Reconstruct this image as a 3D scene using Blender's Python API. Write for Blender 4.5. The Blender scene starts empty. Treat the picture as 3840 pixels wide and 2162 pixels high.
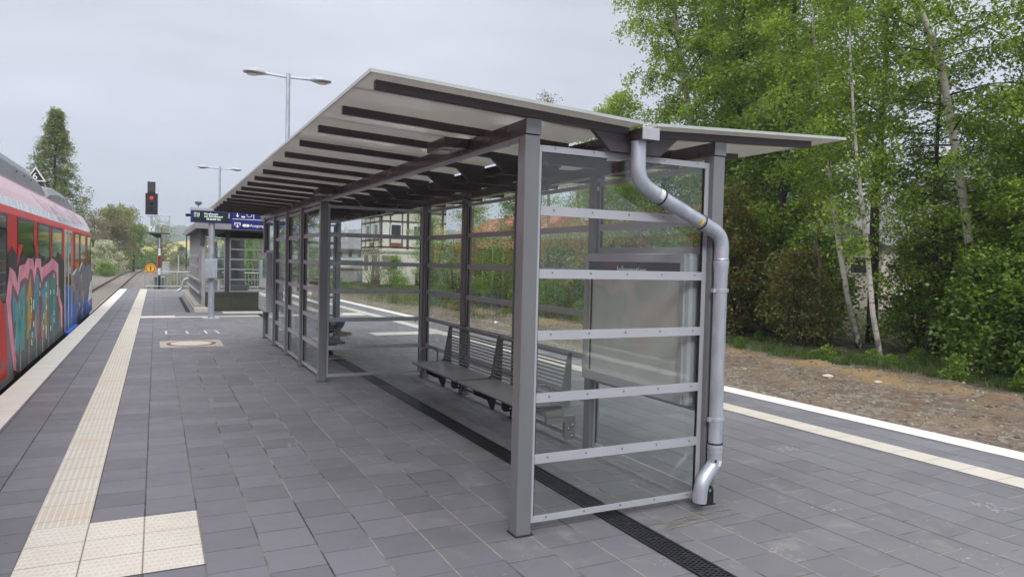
import bpy, math, random
import numpy as np
from mathutils import Vector, Matrix
PI = math.pi
R = math.radians
S = bpy.context.scene
C = S.collection
# ------------------------------------------------------------------ camera
def _ortho():
    f = 2667.0
    yd = Vector((585 - 1920, 953 - 1081, f)).normalized()
    xd = Vector((7245 - 1920, 1112 - 1081, f))
    xd = (xd - yd * xd.dot(yd)).normalized()
    zd = xd.cross(yd)
    if zd.y > 0: zd = -zd
    return xd, yd, zd
xd, yd, zd = _ortho()
cam = bpy.data.cameras.new('camera')
cam.sensor_width = 36.0
cam.lens = 36.0 * 2667.0 / 3840.0
cam.clip_start = 0.05
cam.clip_end = 6000
camo = bpy.data.objects.new('camera', cam)
C.objects.link(camo)
m = Matrix(((xd.x, -xd.y, -xd.z, 0), (yd.x, -yd.y, -yd.z, 0), (zd.x, -zd.y, -zd.z, 1.655), (0, 0, 0, 1)))
camo.matrix_world = m
S.camera = camo
# ------------------------------------------------------------------ world, sun, exposure
SUN_EL, SUN_AZ = R(38), R(202)
w = bpy.data.worlds.new('World')
S.world = w
w.use_nodes = True
nt = w.node_tree
nt.nodes.clear()
def nd(t, kind, **kw):
    n = t.nodes.new(kind)
    for k, v in kw.items(): setattr(n, k, v)
    return n
out = nd(nt, 'ShaderNodeOutputWorld')
bg = nd(nt, 'ShaderNodeBackground')
bg.inputs[1].default_value = 0.1
sky = nd(nt, 'ShaderNodeTexSky', sky_type='NISHITA', sun_disc=False, sun_elevation=SUN_EL, sun_rotation=SUN_AZ)
tc = nd(nt, 'ShaderNodeTexCoord')
sep = nd(nt, 'ShaderNodeSeparateXYZ')
nt.links.new(tc.outputs['Generated'], sep.inputs[0])
rmp = nd(nt, 'ShaderNodeValToRGB')
els = rmp.color_ramp.elements
els[0].position = 0.0; els[0].color = (.600, .645, .765, 1)
els[1].position = 1.0; els[1].color = (3.0, 2.95, 2.9, 1)
for p, c in ((.10, (.665, .70, .81, 1)), (.22, (.73, .755, .865, 1)), (.46, (.80, .815, .91, 1)), (.58, (1.5, 1.5, 1.58, 1)), (.75, (2.6, 2.58, 2.58, 1))):
    e = els.new(p); e.color = c
nt.links.new(sep.outputs[2], rmp.inputs[0])
mp = nd(nt, 'ShaderNodeMapping')
mp.inputs['Scale'].default_value = (1.2, 1.2, 4.5)
nt.links.new(tc.outputs['Generated'], mp.inputs[0])
noi = nd(nt, 'ShaderNodeTexNoise')
noi.inputs['Scale'].default_value = 1.7; noi.inputs['Detail'].default_value = 5; noi.inputs['Roughness'].default_value = .5
nt.links.new(mp.outputs[0], noi.inputs[0])
mr = nd(nt, 'ShaderNodeMapRange')
mr.inputs[1].default_value = .3; mr.inputs[2].default_value = .7; mr.inputs[3].default_value = .83; mr.inputs[4].default_value = 1.12
nt.links.new(noi.outputs[0], mr.inputs[0])
mul = nd(nt, 'ShaderNodeVectorMath', operation='MULTIPLY')
sc2 = nd(nt, 'ShaderNodeVectorMath', operation='SCALE'); 
nt.links.new(rmp.outputs[0], sc2.inputs[0]); nt.links.new(mr.outputs[0], sc2.inputs[3])
sc3 = nd(nt, 'ShaderNodeVectorMath', operation='SCALE'); sc3.inputs[3].default_value = 10.0
nt.links.new(sc2.outputs[0], sc3.inputs[0])
mixs = nd(nt, 'ShaderNodeMix', data_type='RGBA'); mixs.inputs[0].default_value = .93
nt.links.new(sky.outputs[0], mixs.inputs[6]); nt.links.new(sc3.outputs[0], mixs.inputs[7])
nt.links.new(mixs.outputs[2], bg.inputs[0]); nt.links.new(bg.outputs[0], out.inputs[0])
sun = bpy.data.lights.new('sun', 'SUN')
sun.energy = 1.5; sun.angle = R(14); sun.color = (1.0, .975, .94)
suno = bpy.data.objects.new('sun', sun)
C.objects.link(suno)
_sd = Vector((math.sin(SUN_AZ) * math.cos(SUN_EL), math.cos(SUN_AZ) * math.cos(SUN_EL), math.sin(SUN_EL)))
suno.rotation_euler = _sd.to_track_quat('Z', 'Y').to_euler()
suno.location = (0, 0, 30)
S.view_settings.view_transform = 'Standard'
S.view_settings.look = 'None'
S.view_settings.exposure = 0.0
S.view_settings.gamma = 1.0
S.cycles.transparent_max_bounces = 40
S.cycles.max_bounces = 10
S.cycles.caustics_reflective = False
S.cycles.caustics_refractive = False

# ------------------------------------------------------------------ helpers
ORG = {}
def thing(name, label, cat, loc=(0, 0, 0), group=None):
    o = bpy.data.objects.new(name, None); C.objects.link(o)
    o.location = loc; o['label'] = label; o['category'] = cat
    o.empty_display_size = .2
    if group: o['group'] = group
    ORG[o] = Vector(loc)
    return o
def tag(o, label, cat, group=None, kind=None):
    if label: o['label'] = label
    if cat: o['category'] = cat
    if group: o['group'] = group
    if kind: o['kind'] = kind
    return o
def kids(o): return [c for c in bpy.data.objects if c.parent == o]
def copy_tree(o, parent=None, loc=None, rz=None, label=None):
    c = o.copy(); C.objects.link(c)
    if parent is not None: c.parent = parent
    if loc is not None: c.location = loc
    if rz is not None: c.rotation_euler = (0, 0, rz)
    if label: c['label'] = label
    ORG[c] = Vector(loc) if loc is not None else Vector()
    for k in kids(o): copy_tree(k, c)
    return c
class MB:
    def __init__(s): s.v = []; s.f = []; s.m = []; s.mi = 0
    def add(s, vs, fs):
        b = len(s.v); s.v += [tuple(v) for v in vs]
        for f in fs: s.f.append(tuple(i + b for i in f)); s.m.append(s.mi)
        return s
    def box(s, x0, x1, y0, y1, z0, z1):
        return s.add([(x0,y0,z0),(x1,y0,z0),(x1,y1,z0),(x0,y1,z0),(x0,y0,z1),(x1,y0,z1),(x1,y1,z1),(x0,y1,z1)],
              [(0,3,2,1),(4,5,6,7),(0,1,5,4),(1,2,6,5),(2,3,7,6),(3,0,4,7)])
    def prism(s, pts, d):
        n = len(pts); d = Vector(d)
        p = [Vector(q) for q in pts]
        nrm = Vector((0,0,0))
        for i in range(n): nrm += p[i].cross(p[(i+1) % n])
        if nrm.dot(d) > 0: p = p[::-1]
        vs = p + [q + d for q in p]
        fs = [tuple(range(n)), tuple(range(2*n-1, n-1, -1))]
        for i in range(n):
            j = (i+1) % n
            fs.append((j, i, i+n, j+n))
        return s.add(vs, fs)
    def tube(s, pts, r, n=8, cap=True, up=None):
        pts = [Vector(p) for p in pts]; k = len(pts)
        rs = r if hasattr(r, '__len__') else [r]*k
        vs = []; a = None
        for i, p in enumerate(pts):
            t = (pts[min(i+1,k-1)] - pts[max(i-1,0)])
            if t.length < 1e-9: t = Vector((0,0,1))
            t.normalize()
            if a is None:
                a = Vector((1,0,0)) if abs(t.x) < .8 else Vector((0,1,0))
            a = (a - t*a.dot(t)).normalized(); b = t.cross(a)
            for j in range(n):
                q = 2*PI*j/n
                vs.append(p + (a*math.cos(q) + b*math.sin(q))*rs[i])
        fs = []
        for i in range(k-1):
            for j in range(n):
                fs.append((i*n+j, i*n+(j+1)%n, (i+1)*n+(j+1)%n, (i+1)*n+j))
        if cap: fs.append(tuple(range(n-1,-1,-1))); fs.append(tuple((k-1)*n+j for j in range(n)))
        return s.add(vs, fs)
    def lathe(s, prof, c, n=24, axis='z', flip=False):
        vs = []; c = Vector(c)
        for r_, h in prof:
            for j in range(n):
                q = 2*PI*j/n; x, y = r_*math.cos(q), r_*math.sin(q)
                v = (x,y,h) if axis=='z' else ((x,h,y) if axis=='y' else (h,x,y))
                vs.append(c + Vector(v))
        fs = []
        for i in range(len(prof)-1):
            for j in range(n):
                f = (i*n+j, i*n+(j+1)%n, (i+1)*n+(j+1)%n, (i+1)*n+j)
                fs.append(f)
        fs.append(tuple(range(n-1,-1,-1))); fs.append(tuple((len(prof)-1)*n+j for j in range(n)))
        return s.add(vs, fs)
    def sheet(s, pts):
        return s.add(pts, [tuple(range(len(pts)))])
    def build(s, name, mats, parent=None, bevel=0, smooth=False, loc=None, weld=False):
        me = bpy.data.meshes.new(name)
        o0 = ORG.get(parent, Vector()) if parent is not None else Vector(loc or (0,0,0))
        vs = [(v[0]-o0.x, v[1]-o0.y, v[2]-o0.z) for v in s.v]
        me.from_pydata(vs, [], s.f)
        if not isinstance(mats, (list, tuple)): mats = [mats]
        for mm in mats: me.materials.append(mm)
        if len(mats) > 1: me.polygons.foreach_set('material_index', s.m)
        if smooth is True: me.polygons.foreach_set('use_smooth', [True]*len(me.polygons))
        me.update()
        o = bpy.data.objects.new(name, me); C.objects.link(o)
        if parent is not None: o.parent = parent
        else: o.location = o0
        ORG[o] = o0
        if bevel:
            b = o.modifiers.new('bevel', 'BEVEL'); b.width = bevel; b.segments = 2; b.limit_method = 'ANGLE'; b.angle_limit = R(40)
            b.harden_normals = False
        if smooth == 'auto':
            me.polygons.foreach_set('use_smooth', [True]*len(me.polygons))
            try: me.set_sharp_from_angle(angle=R(38))
            except Exception: pass
        return o
def np_mesh(name, V, F, mats, parent=None, loc=None, mi=None, smooth=False):
    """V (n,3) world, F (m,k) equal-size faces"""
    me = bpy.data.meshes.new(name)
    o0 = ORG.get(parent, Vector()) if parent is not None else Vector(loc or (0,0,0))
    V = np.asarray(V, np.float32) - np.array(o0, np.float32)
    F = np.asarray(F, np.int32); mm, k = F.shape
    me.vertices.add(len(V)); me.vertices.foreach_set('co', V.ravel())
    me.loops.add(mm*k); me.loops.foreach_set('vertex_index', F.ravel())
    me.polygons.add(mm)
    me.polygons.foreach_set('loop_start', np.arange(0, mm*k, k, dtype=np.int32))
    me.polygons.foreach_set('loop_total', np.full(mm, k, np.int32))
    if not isinstance(mats, (list, tuple)): mats = [mats]
    for q in mats: me.materials.append(q)
    if mi is not None: me.polygons.foreach_set('material_index', np.asarray(mi, np.int32))
    if smooth: me.polygons.foreach_set('use_smooth', np.ones(mm, bool))
    me.update(calc_edges=True); me.validate()
    o = bpy.data.objects.new(name, me); C.objects.link(o)
    if parent is not None: o.parent = parent
    else: o.location = o0
    ORG[o] = o0
    return o
def text(name, body, size, mtx, mat, parent, ext=.001, align='LEFT', sx=1.0):
    cu = bpy.data.curves.new(name, 'FONT'); cu.body = body; cu.size = size; cu.extrude = ext; cu.align_x = align
    cu.resolution_u = 3
    ob = bpy.data.objects.new(name, cu); C.objects.link(ob)
    dg = bpy.context.evaluated_depsgraph_get()
    me = bpy.data.meshes.new_from_object(ob.evaluated_get(dg))
    bpy.data.objects.remove(ob); bpy.data.curves.remove(cu)
    o0 = ORG.get(parent, Vector())
    me.transform(Matrix.Translation(-o0) @ mtx @ Matrix.Diagonal((sx, 1, 1, 1)))
    me.materials.clear(); me.materials.append(mat)
    me.name = name
    o = bpy.data.objects.new(name, me); C.objects.link(o); o.parent = parent
    ORG[o] = o0
    return o
def face_my(x, y, z):   # text plane facing -Y
    return Matrix.Translation((x, y, z)) @ Matrix.Rotation(R(90), 4, 'X')
def face_mx(x, y, z):   # text plane facing -X (reads from -X side: local x -> -Y)
    return Matrix.Translation((x, y, z)) @ Matrix.Rotation(R(-90), 4, 'Z') @ Matrix.Rotation(R(90), 4, 'X')
def face_px(x, y, z):   # facing +X : local x -> +Y
    return Matrix.Translation((x, y, z)) @ Matrix.Rotation(R(90), 4, 'Z') @ Matrix.Rotation(R(90), 4, 'X')

# ------------------------------------------------------------------ materials
def base_mat(name):
    mt = bpy.data.materials.new(name); mt.use_nodes = True
    t = mt.node_tree; t.nodes.clear()
    o = nd(t, 'ShaderNodeOutputMaterial'); p = nd(t, 'ShaderNodeBsdfPrincipled')
    t.links.new(p.outputs[0], o.inputs[0])
    return mt, t, p, o
def pm(name, col, rough=.5, metal=0.0, var=.12, scale=6.0, bump=0.0, bscale=60.0, coat=0.0, spec=.5, rvar=.1, stretch=(1,1,1), dirt=None, emit=None):
    mt, t, p, o = base_mat(name)
    g = nd(t, 'ShaderNodeNewGeometry')
    mpn = nd(t, 'ShaderNodeMapping'); mpn.inputs['Scale'].default_value = stretch
    t.links.new(g.outputs['Position'], mpn.inputs[0])
    n1 = nd(t, 'ShaderNodeTexNoise'); n1.inputs['Scale'].default_value = scale; n1.inputs['Detail'].default_value = 6
    t.links.new(mpn.outputs[0], n1.inputs[0])
    r_ = nd(t, 'ShaderNodeMapRange'); r_.inputs[1].default_value = .3; r_.inputs[2].default_value = .7
    r_.inputs[3].default_value = 1 - var; r_.inputs[4].default_value = 1 + var
    t.links.new(n1.outputs[0], r_.inputs[0])
    v = nd(t, 'ShaderNodeVectorMath', operation='SCALE'); v.inputs[0].default_value = col[:3]
    t.links.new(r_.outputs[0], v.inputs[3])
    last = v.outputs[0]
    if dirt:
        n3 = nd(t, 'ShaderNodeTexNoise'); n3.inputs['Scale'].default_value = dirt[1]; n3.inputs['Detail'].default_value = 8
        t.links.new(mpn.outputs[0], n3.inputs[0])
        r3 = nd(t, 'ShaderNodeMapRange'); r3.inputs[1].default_value = dirt[2]; r3.inputs[2].default_value = dirt[2] + .15
        t.links.new(n3.outputs[0], r3.inputs[0])
        mx = nd(t, 'ShaderNodeMix', data_type='RGBA'); t.links.new(r3.outputs[0], mx.inputs[0])
        t.links.new(last, mx.inputs[6]); mx.inputs[7].default_value = (*dirt[0], 1); last = mx.outputs[2]
    t.links.new(last, p.inputs['Base Color'])
    r2 = nd(t, 'ShaderNodeMapRange'); r2.inputs[3].default_value = max(.02, rough - rvar); r2.inputs[4].default_value = min(1, rough + rvar)
    t.links.new(n1.outputs[0], r2.inputs[0]); t.links.new(r2.outputs[0], p.inputs['Roughness'])
    p.inputs['Metallic'].default_value = metal; p.inputs['Coat Weight'].default_value = coat; p.inputs['Coat Roughness'].default_value = .08
    p.inputs['Specular IOR Level'].default_value = spec
    if bump:
        n2 = nd(t, 'ShaderNodeTexNoise'); n2.inputs['Scale'].default_value = bscale; n2.inputs['Detail'].default_value = 4
        t.links.new(mpn.outputs[0], n2.inputs[0])
        b = nd(t, 'ShaderNodeBump'); b.inputs['Strength'].default_value = bump; b.inputs['Distance'].default_value = .02
        t.links.new(n2.outputs[0], b.inputs['Height']); t.links.new(b.outputs[0], p.inputs['Normal'])
    if emit:
        p.inputs['Emission Color'].default_value = (*emit[0], 1); p.inputs['Emission Strength'].default_value = emit[1]
    return mt
def glass_mat(name, tint=(.968, .99, .98), refl=1.0, dust=.0):
    mt = bpy.data.materials.new(name); mt.use_nodes = True
    t = mt.node_tree; t.nodes.clear()
    o = nd(t, 'ShaderNodeOutputMaterial')
    tr = nd(t, 'ShaderNodeBsdfTransparent'); tr.inputs[0].default_value = (*tint, 1)
    gl = nd(t, 'ShaderNodeBsdfGlossy'); gl.inputs['Roughness'].default_value = 0.0; gl.inputs[0].default_value = (.96, 1, .98, 1)
    g = nd(t, 'ShaderNodeNewGeometry')
    d = nd(t, 'ShaderNodeVectorMath', operation='DOT_PRODUCT')
    t.links.new(g.outputs['Normal'], d.inputs[0]); t.links.new(g.outputs['Incoming'], d.inputs[1])
    a = nd(t, 'ShaderNodeMath', operation='ABSOLUTE'); t.links.new(d.outputs['Value'], a.inputs[0])
    i = nd(t, 'ShaderNodeMath', operation='SUBTRACT'); i.inputs[0].default_value = 1; t.links.new(a.outputs[0], i.inputs[1])
    pw = nd(t, 'ShaderNodeMath', operation='POWER'); t.links.new(i.outputs[0], pw.inputs[0]); pw.inputs[1].default_value = 5
    mm = nd(t, 'ShaderNodeMath', operation='MULTIPLY_ADD'); t.links.new(pw.outputs[0], mm.inputs[0]); mm.inputs[1].default_value = .96*refl; mm.inputs[2].default_value = .04*refl
    mx = nd(t, 'ShaderNodeMixShader'); t.links.new(mm.outputs[0], mx.inputs[0]); t.links.new(tr.outputs[0], mx.inputs[1]); t.links.new(gl.outputs[0], mx.inputs[2])
    last = mx.outputs[0]
    if dust:
        df = nd(t, 'ShaderNodeBsdfDiffuse'); df.inputs[0].default_value = (.5, .52, .5, 1)
        n1 = nd(t, 'ShaderNodeTexNoise'); n1.inputs['Scale'].default_value = 2.5; n1.inputs['Detail'].default_value = 8
        t.links.new(g.outputs['Position'], n1.inputs[0])
        r_ = nd(t, 'ShaderNodeMapRange'); r_.inputs[1].default_value = .35; r_.inputs[2].default_value = .75; r_.inputs[3].default_value = dust*.3; r_.inputs[4].default_value = dust*1.6
        t.links.new(n1.outputs[0], r_.inputs[0])
        m2 = nd(t, 'ShaderNodeMixShader'); t.links.new(r_.outputs[0], m2.inputs[0]); t.links.new(last, m2.inputs[1]); t.links.new(df.outputs[0], m2.inputs[2]); last = m2.outputs[0]
    t.links.new(last, o.inputs[0])
    return mt
def leaf_mat(name, cols, trans=.35):
    mt = bpy.data.materials.new(name); mt.use_nodes = True
    t = mt.node_tree; t.nodes.clear()
    o = nd(t, 'ShaderNodeOutputMaterial'); g = nd(t, 'ShaderNodeNewGeometry')
    n1 = nd(t, 'ShaderNodeTexNoise'); n1.inputs['Scale'].default_value = .9; n1.inputs['Detail'].default_value = 3
    t.links.new(g.outputs['Position'], n1.inputs[0])
    a = nd(t, 'ShaderNodeMath', operation='MULTIPLY_ADD'); t.links.new(n1.outputs[0], a.inputs[0]); a.inputs[1].default_value = .9; a.inputs[2].default_value = -.2
    b = nd(t, 'ShaderNodeMath', operation='MULTIPLY_ADD'); t.links.new(g.outputs['Random Per Island'], b.inputs[0]); b.inputs[1].default_value = .5; t.links.new(a.outputs[0], b.inputs[2])
    cr = nd(t, 'ShaderNodeValToRGB'); t.links.new(b.outputs[0], cr.inputs[0])
    e = cr.color_ramp.elements
    e[0].position = .05; e[0].color = (*cols[0], 1); e[1].position = .95; e[1].color = (*cols[-1], 1)
    for k, c in enumerate(cols[1:-1]):
        q = e.new(.05 + .9*(k+1)/(len(cols)-1)); q.color = (*c, 1)
    df = nd(t, 'ShaderNodeBsdfDiffuse'); tl = nd(t, 'ShaderNodeBsdfTranslucent'); mx = nd(t, 'ShaderNodeMixShader'); mx.inputs[0].default_value = trans
    t.links.new(cr.outputs[0], df.inputs[0]); t.links.new(cr.outputs[0], tl.inputs[0])
    t.links.new(df.outputs[0], mx.inputs[1]); t.links.new(tl.outputs[0], mx.inputs[2])
    gl = nd(t, 'ShaderNodeBsdfGlossy'); gl.inputs['Roughness'].default_value = .45; m2 = nd(t, 'ShaderNodeMixShader'); m2.inputs[0].default_value = .04
    t.links.new(mx.outputs[0], m2.inputs[1]); t.links.new(gl.outputs[0], m2.inputs[2]); t.links.new(m2.outputs[0], o.inputs[0])
    return mt
def mth(t, op, a, b=None, c=None):
    n = nd(t, 'ShaderNodeMath', operation=op)
    for i, x in enumerate((a, b, c)):
        if x is None: continue
        if isinstance(x, (int, float)): n.inputs[i].default_value = x
        else: t.links.new(x, n.inputs[i])
    return n.outputs[0]
def mixc(t, f, a, b):
    n = nd(t, 'ShaderNodeMix', data_type='RGBA')
    for i, x in ((0, f), (6, a), (7, b)):
        if isinstance(x, (int, float)): n.inputs[i].default_value = x
        elif isinstance(x, tuple): n.inputs[i].default_value = (*x[:3], 1)
        else: t.links.new(x, n.inputs[i])
    return n.outputs[2]
def mrange(t, x, a, b, c=0.0, d=1.0):
    n = nd(t, 'ShaderNodeMapRange'); t.links.new(x, n.inputs[0])
    for i, q in enumerate((a, b, c, d)): n.inputs[i+1].default_value = q
    return n.outputs[0]
def noise(t, vec, scale, detail=4, rough=.5):
    n = nd(t, 'ShaderNodeTexNoise'); n.inputs['Scale'].default_value = scale; n.inputs['Detail'].default_value = detail; n.inputs['Roughness'].default_value = rough
    t.links.new(vec, n.inputs[0]); return n.outputs[0]
def wnoise(t, a, b=None):
    cx = nd(t, 'ShaderNodeCombineXYZ'); t.links.new(a, cx.inputs[0])
    if b is not None: t.links.new(b, cx.inputs[1])
    n = nd(t, 'ShaderNodeTexWhiteNoise', noise_dimensions='3D'); t.links.new(cx.outputs[0], n.inputs[0]); return n.outputs[0]
def bump(t, p, h, s, d=.02):
    b = nd(t, 'ShaderNodeBump'); b.inputs['Strength'].default_value = s; b.inputs['Distance'].default_value = d
    t.links.new(h, b.inputs['Height']); t.links.new(b.outputs[0], p.inputs['Normal'])
def paver_mat():
    mt, t, p, o = base_mat('concrete_pavers')
    g = nd(t, 'ShaderNodeNewGeometry'); s = nd(t, 'ShaderNodeSeparateXYZ'); t.links.new(g.outputs['Position'], s.inputs[0])
    X, Y = s.outputs[0], s.outputs[1]
    P = .3
    xs = mth(t, 'MULTIPLY_ADD', X, 1/P, 35.18)
    col = mth(t, 'FLOOR', xs); fx = mth(t, 'FRACT', xs)
    rnd = wnoise(t, col)
    # left of x=2.2 random bond, right of it half bond
    par = mth(t, 'MULTIPLY', mth(t, 'MODULO', col, 2.0), .5)
    isr = mth(t, 'GREATER_THAN', X, 3.55)
    off = mth(t, 'ADD', mth(t, 'MULTIPLY', isr, par), mth(t, 'MULTIPLY', mth(t, 'SUBTRACT', 1.0, isr), rnd))
    ys = mth(t, 'ADD', mth(t, 'MULTIPLY', Y, 1/P), off)
    row = mth(t, 'FLOOR', ys); fy = mth(t, 'FRACT', ys)
    cell = wnoise(t, col, row)
    dx = mth(t, 'MULTIPLY', mth(t, 'MINIMUM', fx, mth(t, 'SUBTRACT', 1.0, fx)), P)
    dy = mth(t, 'MULTIPLY', mth(t, 'MINIMUM', fy, mth(t, 'SUBTRACT', 1.0, fy)), P)
    wob = mth(t, 'MULTIPLY_ADD', noise(t, g.outputs['Position'], 9, 3), .004, -.0015)
    jx = mrange(t, mth(t, 'ADD', dx, wob), .0036, .0066, 1.0, 0.0)
    jy = mrange(t, mth(t, 'ADD', dy, wob), .0030, .0058, 1.0, 0.0)
    jvis = mrange(t, wnoise(t, row, col), 0.0, .75, .35, 1.0)
    j = mth(t, 'MAXIMUM', jx, mth(t, 'MULTIPLY', jy, jvis))
    n_big = noise(t, g.outputs['Position'], .55, 4)
    n_mid = noise(t, g.outputs['Position'], 5.5, 6, .6)
    n_fin = noise(t, g.outputs['Position'], 220, 2)
    base = mixc(t, mrange(t, cell, 0, 1), (.107, .108, .128), (.152, .153, .180))
    # a few darker wet-looking stones near the shelter
    rare = mth(t, 'MULTIPLY', mth(t, 'GREATER_THAN', cell, .955), mth(t, 'MULTIPLY', mth(t, 'GREATER_THAN', X, .6), mth(t, 'LESS_THAN', X, 3.6)))
    base = mixc(t, mth(t, 'MULTIPLY', rare, .6), base, (.070, .068, .084))
    # warmer greyer dust around the shelter
    dustx = mth(t, 'MULTIPLY', mrange(t, X, .9, 2.3), mrange(t, X, 7.0, 4.6))
    dfac = mth(t, 'MULTIPLY', dustx, mrange(t, n_mid, .38, .72, .1, .62))
    base = mixc(t, dfac, base, (.165, .163, .168))
    gre = mth(t, 'MULTIPLY', dustx, mrange(t, n_big, .5, .75, 0, .5))
    base = mixc(t, gre, base, (.150, .150, .138))
    base = mixc(t, mrange(t, n_fin, .3, .7, 0, .30), base, (.19, .187, .21))
    sm = mth(t, 'MULTIPLY', mrange(t, noise(t, g.outputs['Position'], .8, 7, .65), .50, .68), .35)
    base = mixc(t, sm, base, (.080, .079, .092))
    pale = mth(t, 'MULTIPLY', mrange(t, noise(t, g.outputs['Position'], 3.4, 7, .7), .54, .68), mth(t, 'MULTIPLY', mrange(t, X, 1.2, 2.2), mrange(t, X, 6.0, 4.0)))
    base = mixc(t, mth(t, 'MULTIPLY', pale, .55), base, (.25, .24, .225))
    gum = nd(t, 'ShaderNodeTexVoronoi'); gum.inputs['Scale'].default_value = 2.6; t.links.new(g.outputs['Position'], gum.inputs[0])
    gs = mth(t, 'LESS_THAN', gum.outputs['Distance'], mth(t, 'MULTIPLY', wnoise(t, gum.outputs['Color']), .05))
    base = mixc(t, mth(t, 'MULTIPLY', gs, .6), base, (.055, .054, .06))
    # white scuffs and specks
    v = nd(t, 'ShaderNodeTexVoronoi'); v.inputs['Scale'].default_value = 7.0; t.links.new(g.outputs['Position'], v.inputs[0])
    spk = mth(t, 'MULTIPLY', mth(t, 'LESS_THAN', v.outputs['Distance'], mth(t, 'MULTIPLY', wnoise(t, v.outputs['Color']), .045)), mth(t, 'MULTIPLY', mrange(t, n_big, .42, .6), mrange(t, X, .3, .9)))
    base = mixc(t, mth(t, 'MULTIPLY', spk, .65), base, (.45, .44, .45))
    scu = mrange(t, mth(t, 'MULTIPLY', noise(t, g.outputs['Position'], 26, 5, .7), noise(t, g.outputs['Position'], 2.2, 2)), .385, .43)
    base = mixc(t, mth(t, 'MULTIPLY', scu, mth(t, 'MULTIPLY', mrange(t, X, .5, 1.0), .55)), base, (.42, .41, .42))
    sand = mrange(t, noise(t, g.outputs['Position'], 1.7, 5), .40, .52)
    pick = mth(t, 'ADD', mth(t, 'MULTIPLY', isr, mth(t, 'GREATER_THAN', jy, jx)), mth(t, 'MULTIPLY', mth(t, 'SUBTRACT', 1.0, isr), mth(t, 'GREATER_THAN', jx, jy)))
    pick = mth(t, 'MULTIPLY_ADD', pick, .85, .15)
    sx = mrange(t, X, -.2, .9)
    jc = mixc(t, mth(t, 'MULTIPLY', mth(t, 'MULTIPLY', sand, sx), pick), (.020, .019, .021), (.275, .25, .215))
    jst = mth(t, 'MULTIPLY', j, mrange(t, noise(t, g.outputs['Position'], 14, 4), .3, .6, .6, 1.0))
    fin = mixc(t, jst, base, jc)
    t.links.new(fin, p.inputs['Base Color'])
    t.links.new(mrange(t, n_mid, .3, .7, .62, .80), p.inputs['Roughness'])
    p.inputs['Specular IOR Level'].default_value = .42
    hgt = mth(t, 'ADD', mth(t, 'MULTIPLY', j, -1.0), mth(t, 'MULTIPLY', n_fin, .22))
    hgt = mth(t, 'ADD', hgt, mth(t, 'MULTIPLY', cell, .25))
    bump(t, p, hgt, .45, .008)
    return mt
def tactile_mat(name, kind, wear=True):
    mt, t, p, o = base_mat(name)
    g = nd(t, 'ShaderNodeNewGeometry'); s = nd(t, 'ShaderNodeSeparateXYZ'); t.links.new(g.outputs['Position'], s.inputs[0])
    tc = nd(t, 'ShaderNodeTexCoord'); so = nd(t, 'ShaderNodeSeparateXYZ'); t.links.new(tc.outputs['Object'], so.inputs[0])
    X, Y = so.outputs[0], so.outputs[1]
    n = noise(t, g.outputs['Position'], 3.0, 6, .6); nf = noise(t, g.outputs['Position'], 150, 2)
    base = mixc(t, mrange(t, n, .35, .7), (.56, .545, .515), (.51, .48, .43))
    base = mixc(t, mrange(t, nf, .3, .7, 0, .2), base, (.61, .585, .54))
    yj = mth(t, 'FRACT', mth(t, 'MULTIPLY', Y, 1/.3))
    jd = mth(t, 'MINIMUM', yj, mth(t, 'SUBTRACT', 1.0, yj))
    j = mrange(t, jd, .006, .013, 1.0, 0.0)
    tile = wnoise(t, mth(t, 'FLOOR', mth(t, 'MULTIPLY', Y, 1/.3)), mth(t, 'FLOOR', mth(t, 'MULTIPLY', X, 1/.3)))
    base = mixc(t, mth(t, 'MULTIPLY', tile, .35), base, (.60, .565, .51))
    if kind == 'rib':
        fr = mth(t, 'FRACT', mth(t, 'MULTIPLY', X, 8/.3))
        tri = mth(t, 'ABSOLUTE', mth(t, 'SUBTRACT', fr, .5))
        h = mrange(t, tri, .17, .27, 0.0, 1.0)
        base = mixc(t, mth(t, 'MULTIPLY', h, .55), base, (.40, .355, .29))
        bump(t, p, mth(t, 'SUBTRACT', mth(t, 'MULTIPLY', h, -1.0), mth(t, 'MULTIPLY', j, .6)), .55, .012)
    elif kind == 'dot':
        a = mth(t, 'MULTIPLY', X, 10/.3); b = mth(t, 'MULTIPLY', Y, 5.5/.3)
        rowi = mth(t, 'FLOOR', b)
        a2 = mth(t, 'ADD', a, mth(t, 'MULTIPLY', mth(t, 'MODULO', rowi, 2.0), .5))
        da = mth(t, 'SUBTRACT', mth(t, 'FRACT', a2), .5); db = mth(t, 'SUBTRACT', mth(t, 'FRACT', b), .5)
        dd = mth(t, 'ADD', mth(t, 'MULTIPLY', da, da), mth(t, 'MULTIPLY', mth(t, 'MULTIPLY', db, db), .9))
        h = mrange(t, dd, .09, .16, 1.0, 0.0)
        base = mixc(t, mth(t, 'MULTIPLY', h, .5), base, (.46, .42, .37))
        xj = mth(t, 'FRACT', mth(t, 'MULTIPLY', X, 1/.3)); jx = mrange(t, mth(t, 'MINIMUM', xj, mth(t, 'SUBTRACT', 1.0, xj)), .008, .016, 1.0, 0.0)
        j = mth(t, 'MAXIMUM', j, jx)
        bump(t, p, mth(t, 'SUBTRACT', mth(t, 'MULTIPLY', h, .8), mth(t, 'MULTIPLY', j, .6)), .5, .012)
    base = mixc(t, mth(t, 'MULTIPLY', j, .8), base, (.10, .085, .07))
    st = mrange(t, noise(t, g.outputs['Position'], 1.3, 6), .56, .72, 0, .45)
    base = mixc(t, st, base, (.50, .36, .26))
    t.links.new(base, p.inputs['Base Color']); p.inputs['Roughness'].default_value = .72
    return mt
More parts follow.
